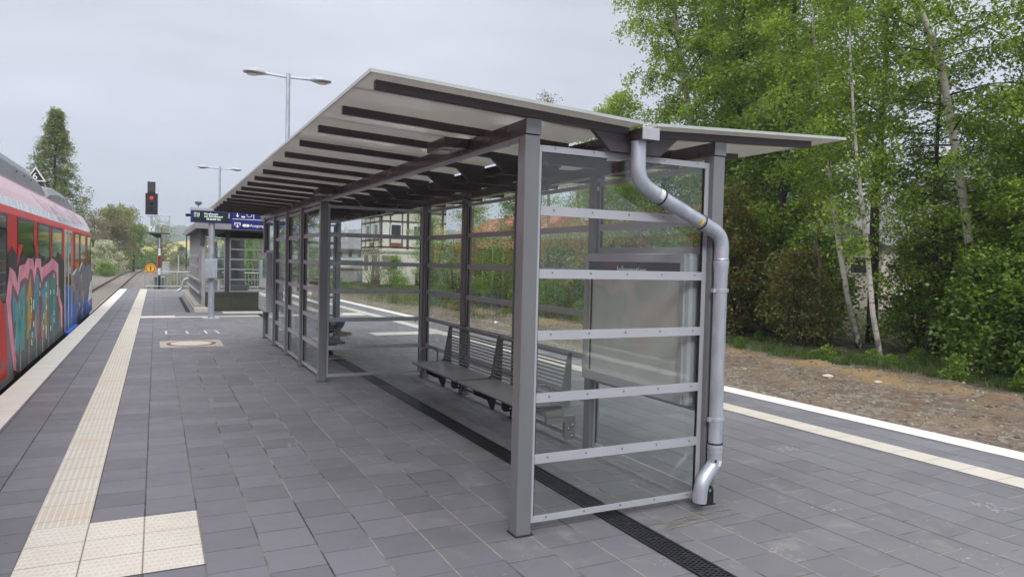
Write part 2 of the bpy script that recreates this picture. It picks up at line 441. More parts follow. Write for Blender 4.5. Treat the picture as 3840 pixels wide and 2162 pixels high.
def kerb_mat():
    mt, t, p, o = base_mat('white_kerb_concrete')
    g = nd(t, 'ShaderNodeNewGeometry'); s = nd(t, 'ShaderNodeSeparateXYZ'); t.links.new(g.outputs['Position'], s.inputs[0])
    n = noise(t, g.outputs['Position'], 2.2, 6, .6); nf = noise(t, g.outputs['Position'], 180, 2)
    base = mixc(t, mrange(t, n, .35, .7), (.65, .64, .605), (.58, .565, .53))
    base = mixc(t, mrange(t, nf, .35, .7, 0, .25), base, (.55, .53, .49))
    yj = mth(t, 'FRACT', mth(t, 'MULTIPLY_ADD', s.outputs[1], 1/1.02, .33)); jd = mth(t, 'MINIMUM', yj, mth(t, 'SUBTRACT', 1.0, yj))
    j = mrange(t, jd, .002, .005, 1.0, 0.0)
    base = mixc(t, mth(t, 'MULTIPLY', j, .6), base, (.2, .19, .17))
    t.links.new(base, p.inputs['Base Color']); p.inputs['Roughness'].default_value = .8
    bump(t, p, nf, .25, .004)
    return mt
def ground_mat():
    mt, t, p, o = base_mat('gravel_and_grass')
    g = nd(t, 'ShaderNodeNewGeometry'); s = nd(t, 'ShaderNodeSeparateXYZ'); t.links.new(g.outputs['Position'], s.inputs[0])
    X, Y = s.outputs[0], s.outputs[1]; Pz = g.outputs['Position']
    n1 = noise(t, Pz, .35, 5); n2 = noise(t, Pz, 2.3, 6, .65); n3 = noise(t, Pz, 26, 4, .7)
    v = nd(t, 'ShaderNodeTexVoronoi'); v.inputs['Scale'].default_value = 13; t.links.new(Pz, v.inputs[0])
    sepc = nd(t, 'ShaderNodeSeparateColor'); t.links.new(v.outputs['Color'], sepc.inputs[0])
    grav = mixc(t, sepc.outputs[0], (.060, .052, .044), (.30, .265, .225))
    grav = mixc(t, mrange(t, n3, .38, .62, 0, .6), grav, (.155, .132, .108))
    dk = mrange(t, noise(t, Pz, 1.4, 6, .65), .48, .66)
    grav = mixc(t, mth(t, 'MULTIPLY', dk, .5), grav, (.075, .068, .062))
    # brown needle litter and sandy smears
    xx = mth(t, 'ADD', X, mth(t, 'MULTIPLY_ADD', n1, 2.4, -1.2))
    lit = mth(t, 'MULTIPLY', mrange(t, xx, 8.2, 11.0), mrange(t, n2, .42, .60))
    grav = mixc(t, mth(t, 'MULTIPLY', lit, .75), grav, (.115, .068, .038))
    sm = mth(t, 'MULTIPLY', mrange(t, xx, 8.8, 11.0), mrange(t, noise(t, Pz, 1.1, 5), .52, .64))
    grav = mixc(t, mth(t, 'MULTIPLY', sm, .55), grav, (.20, .145, .085))
    snd = mth(t, 'MULTIPLY', mrange(t, xx, 12.0, 12.5), mrange(t, xx, 13.5, 12.9))
    grav = mixc(t, mth(t, 'MULTIPLY', snd, mrange(t, n2, .36, .52, .15, .9)), grav, (.27, .185, .092))
    soil = mixc(t, n3, (.045, .035, .022), (.11, .085, .05))
    gras = mixc(t, n3, (.022, .036, .012), (.060, .085, .024))
    gg = mixc(t, mrange(t, n2, .40, .58), soil, gras)
    gr_r = mth(t, 'MULTIPLY', mrange(t, xx, 13.5, 14.6), mrange(t, n2, .36, .50, .15, 1.0))
    far = mrange(t, Y, 26, 45)
    gr_f = mth(t, 'MULTIPLY', far, mth(t, 'MULTIPLY', mrange(t, xx, 8.5, 10.5), mrange(t, n2, .35, .5)))
    gr_l = mrange(t, mth(t, 'ADD', X, mth(t, 'MULTIPLY', n1, 2)), -9.5, -11.5)
    f3 = mrange(t, Y, 125, 150)
    f4 = mth(t, 'MULTIPLY', mth(t, 'MULTIPLY', mrange(t, Y, 38, 42), mth(t, 'MULTIPLY', mrange(t, X, -.6, .4), mrange(t, X, 8, 6))), mrange(t, n2, .42, .55))
    gm = mth(t, 'MAXIMUM', mth(t, 'MAXIMUM', gr_r, gr_f), mth(t, 'MAXIMUM', gr_l, mth(t, 'MAXIMUM', f3, f4)))
    # ballast on the left
    bal = mixc(t, sepc.outputs[1], (.10, .09, .082), (.27, .245, .22))
    isl = mrange(t, X, 1.0, 0.0)
    grav = mixc(t, isl, grav, bal)
    fin = mixc(t, gm, grav, gg)
    t.links.new(fin, p.inputs['Base Color']); p.inputs['Roughness'].default_value = .95; p.inputs['Specular IOR Level'].default_value = .2
    bump(t, p, mth(t, 'ADD', v.outputs['Distance'], mth(t, 'MULTIPLY', n3, .8)), .7, .03)
    return mt
def bark_mat(name, birch=True, col=(.10, .075, .055)):
    mt, t, p, o = base_mat(name)
    g = nd(t, 'ShaderNodeNewGeometry'); mpn = nd(t, 'ShaderNodeMapping'); t.links.new(g.outputs['Position'], mpn.inputs[0])
    if birch:
        mpn.inputs['Scale'].default_value = (3.0, 3.0, 9.0)
        n = noise(t, mpn.outputs[0], 1.7, 5, .65); n2 = noise(t, g.outputs['Position'], 6, 4)
        base = mixc(t, n2, (.48, .45, .39), (.66, .64, .59))
        base = mixc(t, mrange(t, n, .57, .63), base, (.035, .03, .027))
        s = nd(t, 'ShaderNodeSeparateXYZ'); t.links.new(g.outputs['Position'], s.inputs[0])
        low = mth(t, 'MULTIPLY', mrange(t, s.outputs[2], .9, -.3), mrange(t, n2, .4, .55))
        base = mixc(t, low, base, (.06, .05, .04))
    else:
        mpn.inputs['Scale'].default_value = (9, 9, 1.5)
        n = noise(t, mpn.outputs[0], 2, 5, .6)
        base = mixc(t, n, tuple(c*.6 for c in col), tuple(c*1.5 for c in col))
    t.links.new(base, p.inputs['Base Color']); p.inputs['Roughness'].default_value = .85
    bump(t, p, n, .4, .02)
    return mt

M = {}
M['paver'] = paver_mat()
M['rib'] = tactile_mat('ribbed_tactile_tiles', 'rib'); M['dot'] = tactile_mat('studded_tactile_tiles', 'dot'); M['plain'] = tactile_mat('plain_beige_tiles', 'flat')
M['kerb'] = kerb_mat(); M['ground'] = ground_mat()
M['slab'] = pm('platform_edge_concrete', (.30, .29, .27), .85, bump=.3)
M['post'] = pm('grey_mica_paint', (.194, .205, .212), .33, .2, var=.10, scale=6, stretch=(1, 1, .15), coat=.25, bump=.02, bscale=400, rvar=.06)
M['beam'] = pm('shaded_beam_grey', (.085, .074, .075), .28, .2, var=.06, scale=3, coat=.3, rvar=.05)  # post grey with shade and the train's red reflection put into the colour
M['rafter'] = pm('dark_rafter_paint', (.062, .056, .060), .38, .1, var=.08, scale=3, rvar=.06)
M['alu'] = pm('silver_grey_aluminium', (.425, .45, .485), .38, .12, var=.05, scale=4, bump=.02, bscale=300, rvar=.06)
M['screw'] = pm('steel_screw', (.22, .22, .22), .3, .8)
M['gasket'] = pm('black_rubber', (.012, .012, .013), .6)
M['roofu'] = pm('roof_sheet', (.74, .70, .655), .10, .0, var=.04, scale=1.2, coat=.6, spec=.6, rvar=.05)
M['lampg'] = pm('light_grey_lamp_paint', (.36, .38, .42), .4, .2)
_t = M['roofu'].node_tree; _o = [n for n in _t.nodes if n.type == 'OUTPUT_MATERIAL'][0]; _p = [n for n in _t.nodes if n.type == 'BSDF_PRINCIPLED'][0]
_tl = nd(_t, 'ShaderNodeBsdfTranslucent'); _tl.inputs[0].default_value = (.80, .79, .76, 1); _mx = nd(_t, 'ShaderNodeMixShader'); _mx.inputs[0].default_value = .31
_t.links.new(_p.outputs[0], _mx.inputs[1]); _t.links.new(_tl.outputs[0], _mx.inputs[2]); _t.links.new(_mx.outputs[0], _o.inputs[0])
M['rooft'] = pm('roof_edge_trim', (.46, .50, .485), .45, .0, var=.10, scale=5)
M['galv'] = pm('galvanised_steel', (.47, .52, .58), .36, .5, var=.13, scale=16, rvar=.12, stretch=(1, 1, .35), bump=.05, bscale=40)
M['glass'] = glass_mat('shelter_glass', dust=.004)
M['cast'] = pm('black_cast_iron', (.022, .023, .027), .45, .3, var=.3, scale=20)
M['hole'] = pm('drain_shadow', (.006, .006, .006), .9)
M['bench'] = pm('grey_bench_steel', (.23, .235, .232), .36, .3, var=.06, coat=.2)
M['benchdk'] = pm('dark_bench_bracket', (.030, .030, .031), .42, .3)
M['bolt'] = pm('bright_bolt', (.5, .5, .48), .25, .9)
M['white'] = pm('white_paint', (.74, .75, .74), .45)
M['black'] = pm('black_paint', (.014, .014, .016), .45)
M['blue'] = pm('signal_blue_enamel', (.012, .014, .16), .30, var=.04, coat=.2)
M['txtw'] = pm('white_lettering', (.80, .81, .80), .5, var=.02, emit=((1, 1, 1), .12))
M['lcd'] = pm('dark_display_glass', (.006, .012, .010), .10, var=.02)
M['led'] = pm('lit_display_letters', (.6, .7, .65), .5, emit=((.75, 1.0, .86), .95))
M['redside'] = pm('red_side_paint', (.56, .028, .024), .45, var=.08, scale=1.5, spec=.22, rvar=.08, dirt=((.33, .035, .035), 2.4, .62))
M['red'] = pm('red_train_paint', (.60, .045, .042), .20, var=.07, scale=1.5, coat=.8, spec=.6, rvar=.06, dirt=((.38, .05, .05), 2.4, .60))
M['lgrey'] = pm('pale_grey_train_band', (.62, .66, .68), .25, coat=.4)
M['tgrey'] = pm('grey_roof_housing', (.135, .150, .158), .38, var=.08, scale=3)
M['tunder'] = pm('dark_underframe', (.014, .013, .012), .7)
M['twin'] = pm('dark_train_window', (.008, .010, .010), .04, var=.02, spec=.32, rvar=.0)
[n for n in M['twin'].node_tree.nodes if n.type == 'BSDF_PRINCIPLED'][0].inputs['IOR'].default_value = 1.22
M['tblack'] = pm('black_window_rubber', (.015, .015, .016), .35)
M['paleframe'] = pm('pale_door_frame', (.62, .60, .52), .4)
def graff(name, c, d=None):
    return pm(name, c, .55, var=.25, scale=3.2, coat=.0, spec=.18, rvar=.08, dirt=d)
M['gpink'] = graff('pink_spray_paint', (.74, .30, .40)); M['gteal'] = graff('teal_spray_paint', (.085, .30, .35), ((.13, .40, .30), 1.9, .55))
M['ggold'] = graff('ochre_spray_paint', (.46, .31, .07), ((.12, .26, .20), 2.5, .60)); M['gplum'] = graff('plum_spray_paint', (.21, .11, .15), ((.05, .14, .15), 3, .60))
M['gmaroon'] = graff('maroon_spray_paint', (.32, .075, .11)); M['ggreen'] = graff('green_spray_paint', (.07, .22, .15), ((.16, .24, .22), 2.2, .5))
M['gblue'] = graff('blue_spray_paint', (.045, .14, .48), ((.20, .34, .62), 2.6, .6)); M['gchar'] = graff('charcoal_spray_paint', (.050, .050, .046))
M['ggrey'] = graff('mottled_grey_spray_paint', (.20, .19, .19), ((.10, .14, .24), 2.2, .52)); M['gwhite'] = graff('white_spray_paint', (.70, .72, .72)); M['gor'] = graff('orange_spray_paint', (.55, .24, .06))
M['gmix'] = graff('green_grey_spray_paint', (.13, .18, .16), ((.05, .18, .19), 1.7, .5))
M['granite'] = pm('speckled_granite', (.36, .33, .29), .8, var=.5, scale=38)
M['rust'] = pm('rusty_iron', (.20, .075, .035), .8, var=.4, scale=25)
M['lid'] = pm('pale_concrete_lid', (.50, .47, .41), .85, var=.15, scale=14)
M['chalky'] = pm('yellow_chalk', (.26, .215, .11), .9, var=.4, scale=60); M['chalkw'] = pm('white_chalk', (.55, .55, .55), .9, var=.3, scale=60)
M['concrete'] = pm('grey_concrete', (.33, .31, .29), .85, var=.2, scale=4, bump=.3)
M['olive'] = pm('dark_olive_panel', (.045, .050, .032), .5, var=.25, scale=14)
M['encl'] = pm('grey_enclosure_metal', (.36, .355, .37), .42, .2, var=.08, scale=4)
M['fascia'] = pm('grey_fascia_metal', (.30, .30, .31), .42, .2, var=.06, scale=2)
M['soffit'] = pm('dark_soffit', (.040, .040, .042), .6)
M['cab'] = pm('pale_grey_cabinet', (.50, .52, .52), .5, var=.06)
M['sigpole'] = pm('dark_green_mast_paint', (.028, .060, .045), .45)
M['maroon'] = pm('dark_red_enamel', (.22, .012, .010), .4)
M['redlamp'] = pm('lit_red_lens', (.5, .01, .01), .3, emit=((1.0, .03, .03), 2.2))
M['yellow'] = pm('yellow_sign_enamel', (.80, .52, .02), .4, var=.03); M['orange'] = pm('orange_sign_rim', (.82, .27, .05), .4, var=.03)
M['rail'] = pm('rusty_rail_side', (.115, .055, .034), .75, var=.25, scale=8); M['railtop'] = pm('polished_rail_head', (.45, .42, .40), .28, .9)
M['sleeper'] = pm('concrete_sleeper', (.26, .24, .215), .9, var=.2, scale=5)
M['plaster'] = pm('cream_plaster', (.66, .64, .57), .85, var=.08, scale=1.5, dirt=((.45, .42, .36), 1.2, .62)); M['timber'] = pm('dark_brown_timber', (.055, .022, .018), .8, var=.3, scale=5)
M['brick'] = pm('orange_red_brick', (.24, .075, .045), .85, var=.35, scale=12); M['slate'] = pm('weathered_slate', (.115, .12, .125), .7, var=.3, scale=3.5, stretch=(1, 1, 3))
M['wpane'] = pm('dark_house_window', (.030, .036, .045), .08, var=.1); M['shutter'] = pm('taupe_shutter', (.145, .125, .105), .7)
M['beige'] = pm('beige_render', (.52, .47, .41), .9, var=.08, scale=2); M['planks'] = pm('rusty_brown_planks', (.20, .085, .045), .85, var=.5, scale=4, stretch=(6, 6, .6))
M['tile'] = pm('pinkish_roof_tiles', (.40, .22, .17), .8, var=.25, scale=7); M['tred'] = pm('orange_roof_tiles', (.27, .095, .05), .8, var=.2, scale=7)
M['jeans'] = pm('blue_denim', (.055, .085, .13), .9, var=.25, scale=40); M['jacket'] = pm('dark_jacket', (.03, .032, .037), .8, var=.2, scale=20)
M['skin'] = pm('skin', (.50, .31, .23), .55, var=.06); M['hair'] = pm('brown_hair', (.05, .032, .02), .7, var=.3, scale=50)
M['shoe'] = pm('taupe_suede', (.26, .21, .165), .85, var=.1, scale=40); M['sole'] = pm('pale_shoe_sole', (.50, .46, .38), .7); M['sock'] = pm('navy_sock', (.015, .018, .04), .9)
M['l_birch'] = leaf_mat('birch_leaves', [(0.1424, 0.2338, 0.0161), (0.2845, 0.4128, 0.0253), (0.4743, 0.6191, 0.0402)], 0.54)
M['l_mid'] = leaf_mat('green_leaves', [(0.0833, 0.16, 0.015), (0.1816, 0.3017, 0.0247), (0.3595, 0.5077, 0.0386)], 0.52)
M['l_dark'] = leaf_mat('deep_green_leaves', [(0.0477, 0.1057, 0.0135), (0.1091, 0.2055, 0.0217), (0.2386, 0.367, 0.0353)], 0.5)
M['l_brown'] = leaf_mat('bronze_brown_leaves', [(0.0832, 0.0666, 0.0205), (0.1901, 0.1235, 0.0308), (0.202, 0.2257, 0.041)], 0.45)
M['l_larch'] = leaf_mat('larch_needles', [(0.115, 0.165, 0.0443), (0.1955, 0.253, 0.0713), (0.322, 0.363, 0.1188)], 0.4)
M['l_olive'] = leaf_mat('budding_olive_leaves', [(0.1466, 0.1207, 0.045), (0.2329, 0.1984, 0.063), (0.276, 0.2932, 0.0825)], 0.4)
M['l_white'] = leaf_mat('cream_blossom', [(0.2, 0.2375, 0.0938), (0.6, 0.575, 0.4125), (0.775, 0.75, 0.6)], 0.35)
M['l_lime'] = leaf_mat('lime_green_leaves', [(0.105, 0.195, 0.03), (0.18, 0.3, 0.045), (0.255, 0.405, 0.075)], 0.5)
M['l_spruce'] = leaf_mat('blue_green_needles', [(0.018, 0.045, 0.03), (0.0375, 0.075, 0.0525), (0.06, 0.1125, 0.075)], 0.3)
M['grass'] = leaf_mat('grass_blades', [(0.0385, 0.0825, 0.0132), (0.077, 0.143, 0.0242), (0.143, 0.209, 0.0495)], 0.4)
M['birchbark'] = bark_mat('birch_bark'); M['bark'] = bark_mat('dark_bark', False, (.055, .043, .034)); M['barkl'] = bark_mat('pale_twig_bark', False, (.16, .13, .10))
# ================================================================== setting
rng = np.random.default_rng(7)
random.seed(7)
_wv = [(rng.uniform(.15, 1.4), rng.uniform(.15, 1.4), rng.uniform(0, 6.3), rng.uniform(.2, 1)) for _ in range(16)]
def lump(x, y):
    h = 0
    for a, b, c, k in _wv: h = h + k*np.sin(a*x + b*y*(1 if k > .5 else -1) + c)
    return h/8
def sst(x, a, b):
    u = np.clip((x-a)/(b-a), 0, 1); return u*u*(3-2*u)
def gz(x, y):
    x = np.asarray(x, float); y = np.asarray(y, float)
    z = -.95 + .50*sst(x, 2.5, 6.2)
    ridge = 12.75 - .012*(y-8) + .35*np.sin(y*.9) + .25*np.sin(y*2.3+1)
    z = z + .17*np.exp(-((x-ridge)/.38)**2)*sst(x, 9, 11)*sst(-y, -34, -20)*(.6+.4*np.sin(y*3.1)*np.sin(y*1.7+2))
    z = z + .10*sst(x, 12.8, 16) + .012*np.clip(x-16, 0, 40)
    z = z + .035*lump(x*2.2, y*2.2)*sst(np.abs(x-2.8), 4.8, 6.5) + .02*lump(x*6, y*6)*sst(x, 7.4, 8.5)
    z = z + .25*sst(y, 37.9, 39.5)*sst(x, -1.6, .3)*(1-sst(x, 3, 6))
    z = z + .10*sst(-x, 9.5, 13)
    return z
xs = np.concatenate([[-900, -400, -200, -100, -60, -40, -28], np.arange(-20, -8, 1.0), np.arange(-8, 6.0, .5), np.arange(6.0, 18, .16), np.arange(18, 30, 1.0), [34, 40, 50, 70, 110, 200, 400, 900]])
ysg = np.concatenate([[-60, -30, -18], np.arange(-12, 0, 1.0), np.arange(0, 22, .2), np.arange(22, 60, .8), np.arange(60, 150, 4), np.arange(150, 320, 12), [360, 450, 600, 900, 1500]])
GX, GY = np.meshgrid(xs, ysg)
V = np.stack([GX.ravel(), GY.ravel(), gz(GX, GY).ravel()], 1)
nx, ny = len(xs), len(ysg)
ii = (np.arange(ny-1)[:, None]*nx + np.arange(nx-1)[None]).ravel()
F = np.stack([ii, ii+1, ii+nx+1, ii+nx], 1)
o = np_mesh('ground', V, F, M['ground'], smooth=True); o['kind'] = 'structure'

# platform -------------------------------------------------------------
PE = 37.75
def xl(y): return -1.575 + .0028*(y-9.6) + .0
_ry = [-14, 3.7, 7.6, 15, 22, 29.8, PE]; _rx = [7.52, 7.235, 7.135, 6.98, 6.84, 6.70, 6.58]
def xr(y): return float(np.interp(y, _ry, _rx))
ys_ = [-14, 3.7, 7.6, 15, 22, 29.8, PE]
mb = MB()
pl = [(xl(y), y, 0) for y in ys_]; pr = [(xr(y), y, 0) for y in ys_]
mb.sheet(pr + pl[::-1])
mb.mi = 1
ring = pr + pl[::-1]
for i in range(len(ring)):
    a, b = ring[i], ring[(i+1) % len(ring)]
    mb.add([a, (a[0], a[1], -1.1), (b[0], b[1], -1.1), b], [(0, 1, 2, 3)])
o = mb.build('platform', [M['paver'], M['slab']]); o['kind'] = 'structure'
def strip(name, fx0, fx1, y0, y1, mat, z=.005, th=True, org=None):
    mb = MB(); yy = [y for y in [y0]+[q for q in ys_ if y0 < q < y1]+[y1]]
    A = [(fx0(y), y, z) for y in yy]; B = [(fx1(y), y, z) for y in yy]
    n = len(yy)
    for i in range(n-1): mb.add([A[i], B[i], B[i+1], A[i+1]], [(0, 1, 2, 3)])
    o = mb.build(name, mat, loc=org or (fx0(y0), 0, 0)); o['kind'] = 'structure'; return o
K = lambda c: (lambda y: c)
strip('kerb_strip', lambda y: xl(y)-.004, lambda y: xl(y)+.30, -14, PE, M['kerb'])
strip('kerb_strip', lambda y: xr(y)-.31, lambda y: xr(y)+.004, -14, PE, M['kerb'])
strip('tactile_strip', K(-.655), K(-.355), 4.98, PE, M['rib'], org=(-.655, 0, 0))
strip('tactile_strip', K(-.655), K(-.355), -14, 4.08, M['rib'], org=(-.655, 0, 0))
strip('tactile_strip', lambda y: xr(y)-1.22, lambda y: xr(y)-.92, -14, PE, M['rib'], org=(xr(4)-1.22, 0, 0))
strip('tactile_field', K(-.655), K(.249), 4.08, 4.98, M['dot'], org=(-.655, 4.08, 0))
strip('tactile_branch', K(-.352), K(.47), 20.66, 21.3, M['plain'], z=.0045, org=(-.352, 20.66, 0))
strip('tactile_branch', K(.473), lambda y: 5.6, 20.74, 21.02, M['plain'], z=.0045, org=(.473, 20.74, 0))
strip('tactile_field', K(5.0), K(5.6), 21.05, 21.65, M['plain'], org=(5.0, 21.05, 0))
strip('tactile_branch', K(4.3), lambda y: xr(y)-1.23, 15.15, 15.75, M['plain'], z=.0045, org=(4.3, 15.15, 0))
strip('tactile_field', K(1.75), K(4.3), 21.9, 22.75, M['plain'], org=(1.75, 21.9, 0))
strip('tactile_branch', K(-.352), K(1.3), 36.4, 36.68, M['plain'], z=.0045, org=(-.352, 36.4, 0))

# sky, hills -----------------------------------------------------------
def hill(name, x0, x1, y0, y1, nxx, nyy, fun, mat):
    X_, Y_ = np.meshgrid(np.linspace(x0, x1, nxx), np.linspace(y0, y1, nyy))
    Z_ = fun(X_, Y_)
    V = np.stack([X_.ravel(), Y_.ravel(), Z_.ravel()], 1)
    ii = (np.arange(nyy-1)[:, None]*nxx + np.arange(nxx-1)[None]).ravel()
    o = np_mesh(name, V, np.stack([ii, ii+1, ii+nxx+1, ii+nxx], 1), mat, smooth=False); o['kind'] = 'structure'; return o
def wood_mat():
    mt, t, p, o = base_mat('far_woodland')
    g = nd(t, 'ShaderNodeNewGeometry'); Pz = g.outputs['Position']
    n = noise(t, Pz, .12, 5, .7); n2 = noise(t, Pz, .012, 3)
    c = mixc(t, mrange(t, n, .35, .65), (.012, .030, .012), (.055, .095, .026))
    c = mixc(t, mrange(t, n2, .5, .66, 0, .6), c, (.075, .105, .035))
    t.links.new(c, p.inputs['Base Color']); p.inputs['Roughness'].default_value = 1; p.inputs['Specular IOR Level'].default_value = 0
    return mt
M['wood'] = wood_mat()
M['rape'] = pm('yellow_rape_field', (.42, .34, .05), .95, var=.12, scale=.08); M['crop'] = pm('young_green_crop', (.10, .20, .12), .95, var=.12, scale=.06)
nzr = np.random.default_rng(3)
def wood(X_, Y_, base):
    tex = nzr.uniform(0, 1, X_.shape)
    return base + 5.0*tex*(base > 4)
hill('wooded_hill', -700, 1100, 620, 1000, 520, 60, lambda X_, Y_: wood(X_, Y_, (Y_-620)/380*(31 + 3*np.sin(X_/90+.6) + 3*np.sin(X_/43) + 16*sst(X_, 120, 330) - 6*sst(-X_, 20, 200))*np.sin(np.clip((Y_-620)/380, 0, 1)*PI/2)), M['wood'])
hill('rape_field', -60, 120, 330, 560, 30, 20, lambda X_, Y_: -.8 + (Y_-330)/230*15.0*sst(X_, -70, 50), M['rape'])
hill('crop_field', 6, 120, 250, 402, 20, 12, lambda X_, Y_: -.7 + (Y_-250)/152*(3.5+.10*np.clip(X_, 0, 40)), M['crop'])

# railway --------------------------------------------------------------
def track(label, pts, ra, gauge=1.4, group='railway tracks'):
    t = thing('railway_track', label, 'railway track', (pts[0][0], pts[0][1], -.9), group)
    P = [Vector(p) for p in pts]
    # resample
    out_ = []
    for i in range(len(P)-1):
        d = (P[i+1]-P[i]).length; k = max(1, int(d/3))
        for j in range(k): out_.append(P[i].lerp(P[i+1], j/k))
    out_.append(P[-1])
    for _ in range(12):
        out_ = [out_[0]]+[(out_[i-1]+out_[i]*2+out_[i+1])/4 for i in range(1, len(out_)-1)]+[out_[-1]]
    for s in (-1, 1):
        mb = MB(); L = []
        for i, p in enumerate(out_):
            tg = (out_[min(i+1, len(out_)-1)]-out_[max(i-1, 0)]).normalized(); nrm = Vector((tg.y, -tg.x, 0))
            L.append((p + nrm*s*gauge/2, nrm))
        for i in range(len(L)-1):
            (a, na), (b, nb) = L[i], L[i+1]
            for w0, w1, z0, z1, mi in ((-.034, .034, -.15, 0, 0), (-.03, .03, 0, .004, 1), (-.07, .07, -.165, -.14, 0)):
                mb.mi = mi
                vs = []
                for (q, nn) in ((a, na), (b, nb)):
                    for ww, zz in ((w0, z0), (w1, z0), (w1, z1), (w0, z1)): vs.append(q + nn*ww + Vector((0, 0, zz)))
                mb.add(vs, [(0, 4, 5, 1), (1, 5, 6, 2), (2, 6, 7, 3), (3, 7, 4, 0)])
        mb.build('rail', [M['rail'], M['railtop']], t)
    mb = MB(); acc = 0
    for i in range(len(out_)-1):
        a, b = out_[i], out_[i+1]; d = (b-a).length; tg = (b-a).normalized(); nn = Vector((tg.y, -tg.x, 0)); q = (.6 - acc % .6)
        while q < d:
            c = a + tg*q
            vs = []
            for zz in (-.30, -.17):
                for u, v_ in ((-1.25, -.12), (1.25, -.12), (1.25, .12), (-1.25, .12)): vs.append(c + nn*u + tg*v_ + Vector((0, 0, zz)))
            mb.add(vs, [(3, 2, 1, 0), (4, 5, 6, 7), (0, 1, 5, 4), (1, 2, 6, 5), (2, 3, 7, 6), (3, 0, 4, 7)]); q += .6
        acc += d
    s_ = mb.build('sleepers', M['sleeper'], t); s_['kind'] = 'stuff'
    return t
ZR = -.72
track('railway track beside the platform under the train, curving away ahead', [(-3.02, -14, ZR), (-3.02, 60, ZR), (-2.95, 100, ZR), (-2.2, 135, ZR), (1, 165, ZR), (7, 195, ZR)], ZR)
track('siding track joining from the left behind the young bush', [(-15, 30, ZR-.02), (-10.5, 70, ZR-.02), (-7.2, 105, ZR-.02), (-4.2, 135, ZR-.02), (0, 158, ZR-.02)], ZR)
track('far track climbing past the right of the signal mast', [(5.1, 52, ZR+.25), (4.6, 80, ZR+.2), (4.2, 110, ZR+.2), (3.7, 160, ZR+.1), (3.4, 210, ZR), (5, 260, ZR)], ZR)
# ================================================================== shelter
SH = thing('platform_shelter', 'long grey glazed platform shelter with butterfly roof in the foreground', 'shelter', (2.735, 3.75, 0))
XL0, XL1, XR0, XR1 = 1.955, 2.055, 3.41, 3.51
YL = [3.765, 9.62, 11.06, 12.42, 13.82, 15.15]; YR = [3.765, 5.23, 6.69, 8.15, 9.62, 15.15]
def post(x0, x1, y0):
    mb = MB(); mb.box(x0, x1, y0, y0+.1, -.02, 2.419)
    p = mb.build('post', M['post'], SH, bevel=.006)
    mb = MB(); mb.box(x0-.012, x1+.012, y0-.012, y0+.112, -.02, .006); mb.build('base_plate', M['cast'], p)
    return p
for y in YL: post(XL0, XL1, y)
for y in YR: post(XR0, XR1, y)
for x0, x1 in ((XL0, XL1), (XR0, XR1)):
    mb = MB(); mb.box(x0, x1, 3.765, 15.75, 2.421, 2.513); b = mb.build('beam', M['beam'], SH, bevel=.006)
    mb = MB(); mb.box(x0-.001, x1+.001, 3.757, 3.763, 2.422, 2.515); mb.build('end_cap', M['post'], b, bevel=.003)
mb = MB(); mb.box(XL0+.01, XL1-.01, 3.875, 15.1, 2.411, 2.4195); mb.build('beam_trim', M['alu'], SH)
CX = 2.757
def rb(x):
    d = x if x < CX else 2*CX - x
    return 2.562 - .0485*(d - 1.04)
for i in range(17):
    y = 3.752 + .742*i
    mb = MB()
    mb.prism([(1.04, y, rb(1.04)), (2.69, y, rb(2.69)), (2.69, y, rb(2.69)+.05), (1.04, y, rb(1.04)+.05)], (0, .042, 0))
    mb.prism([(2.82, y, rb(2.82)), (4.33, y, rb(4.33)), (4.33, y, rb(4.33)+.05), (2.82, y, rb(2.82)+.05)], (0, .042, 0))
    r_ = mb.build('rafter', M['rafter'], SH, bevel=.003)
    mb = MB(); yb = y+.003
    mb.prism([(2.42, yb, rb(2.42)-.001), (2.555, yb, 2.372), (2.945, yb, 2.372), (3.085, yb, rb(3.085)-.001), (2.84, yb, rb(2.84)-.001), (2.815, yb, 2.437), (2.685, yb, 2.437), (2.66, yb, rb(2.66)-.001)], (0, .036, 0))
    mb.build('gutter_bracket', M['rafter'], r_)
def roof(sgn):
    f = (lambda x: x) if sgn < 0 else (lambda x: 2*CX - x)
    mb = MB(); n = 8
    P = [(.985, 2), (2.70, 2)]
    zb = lambda x: 2.562 - .0485*(x - 1.04) + .052
    mb.prism([(f(.985), 3.632, zb(.985)), (f(2.70), 3.632, zb(2.70)), (f(2.70), 3.632, zb(2.70)+.016), (f(.985), 3.632, zb(.985)+.016)], (0, 12.26, 0))
    p = mb.build('roof_panel', M['roofu'], SH)
    mb = MB()
    mb.prism([(f(.978), 3.622, zb(.985)-.002), (f(2.705), 3.622, zb(2.705)-.002), (f(2.705), 3.622, zb(2.705)+.017), (f(.978), 3.622, zb(.985)+.017)], (0, .010, 0))
    a, b = sorted((f(.976), f(.9835)))
    mb.box(a, b, 3.633, 15.9, zb(.985)-.003, zb(.985)+.018)
    # standing seams on top
    for k in range(13):
        yk = 4.0 + k*.95
        mb.prism([(f(.99), yk, zb(.99)+.0165), (f(2.69), yk, zb(2.69)+.0165), (f(2.69), yk, zb(2.69)+.024), (f(.99), yk, zb(.99)+.024)], (0, .03, 0))
    mb.build('edge_trim', M['rooft'], p)
roof(-1); roof(1)
mb = MB()
for x0, x1, z0, z1 in ((2.692, 2.700, 2.442, 2.512), (2.814, 2.822, 2.442, 2.512), (2.701, 2.813, 2.442, 2.449)): mb.box(x0, x1, 3.622, 15.86, z0, z1)
g_ = mb.build('gutter', M['beam'], SH)
mb = MB(); mb.box(2.692, 2.822, 3.612, 3.6205, 2.441, 2.516); mb.build('gutter_cap', M['alu'], g_, bevel=.003)
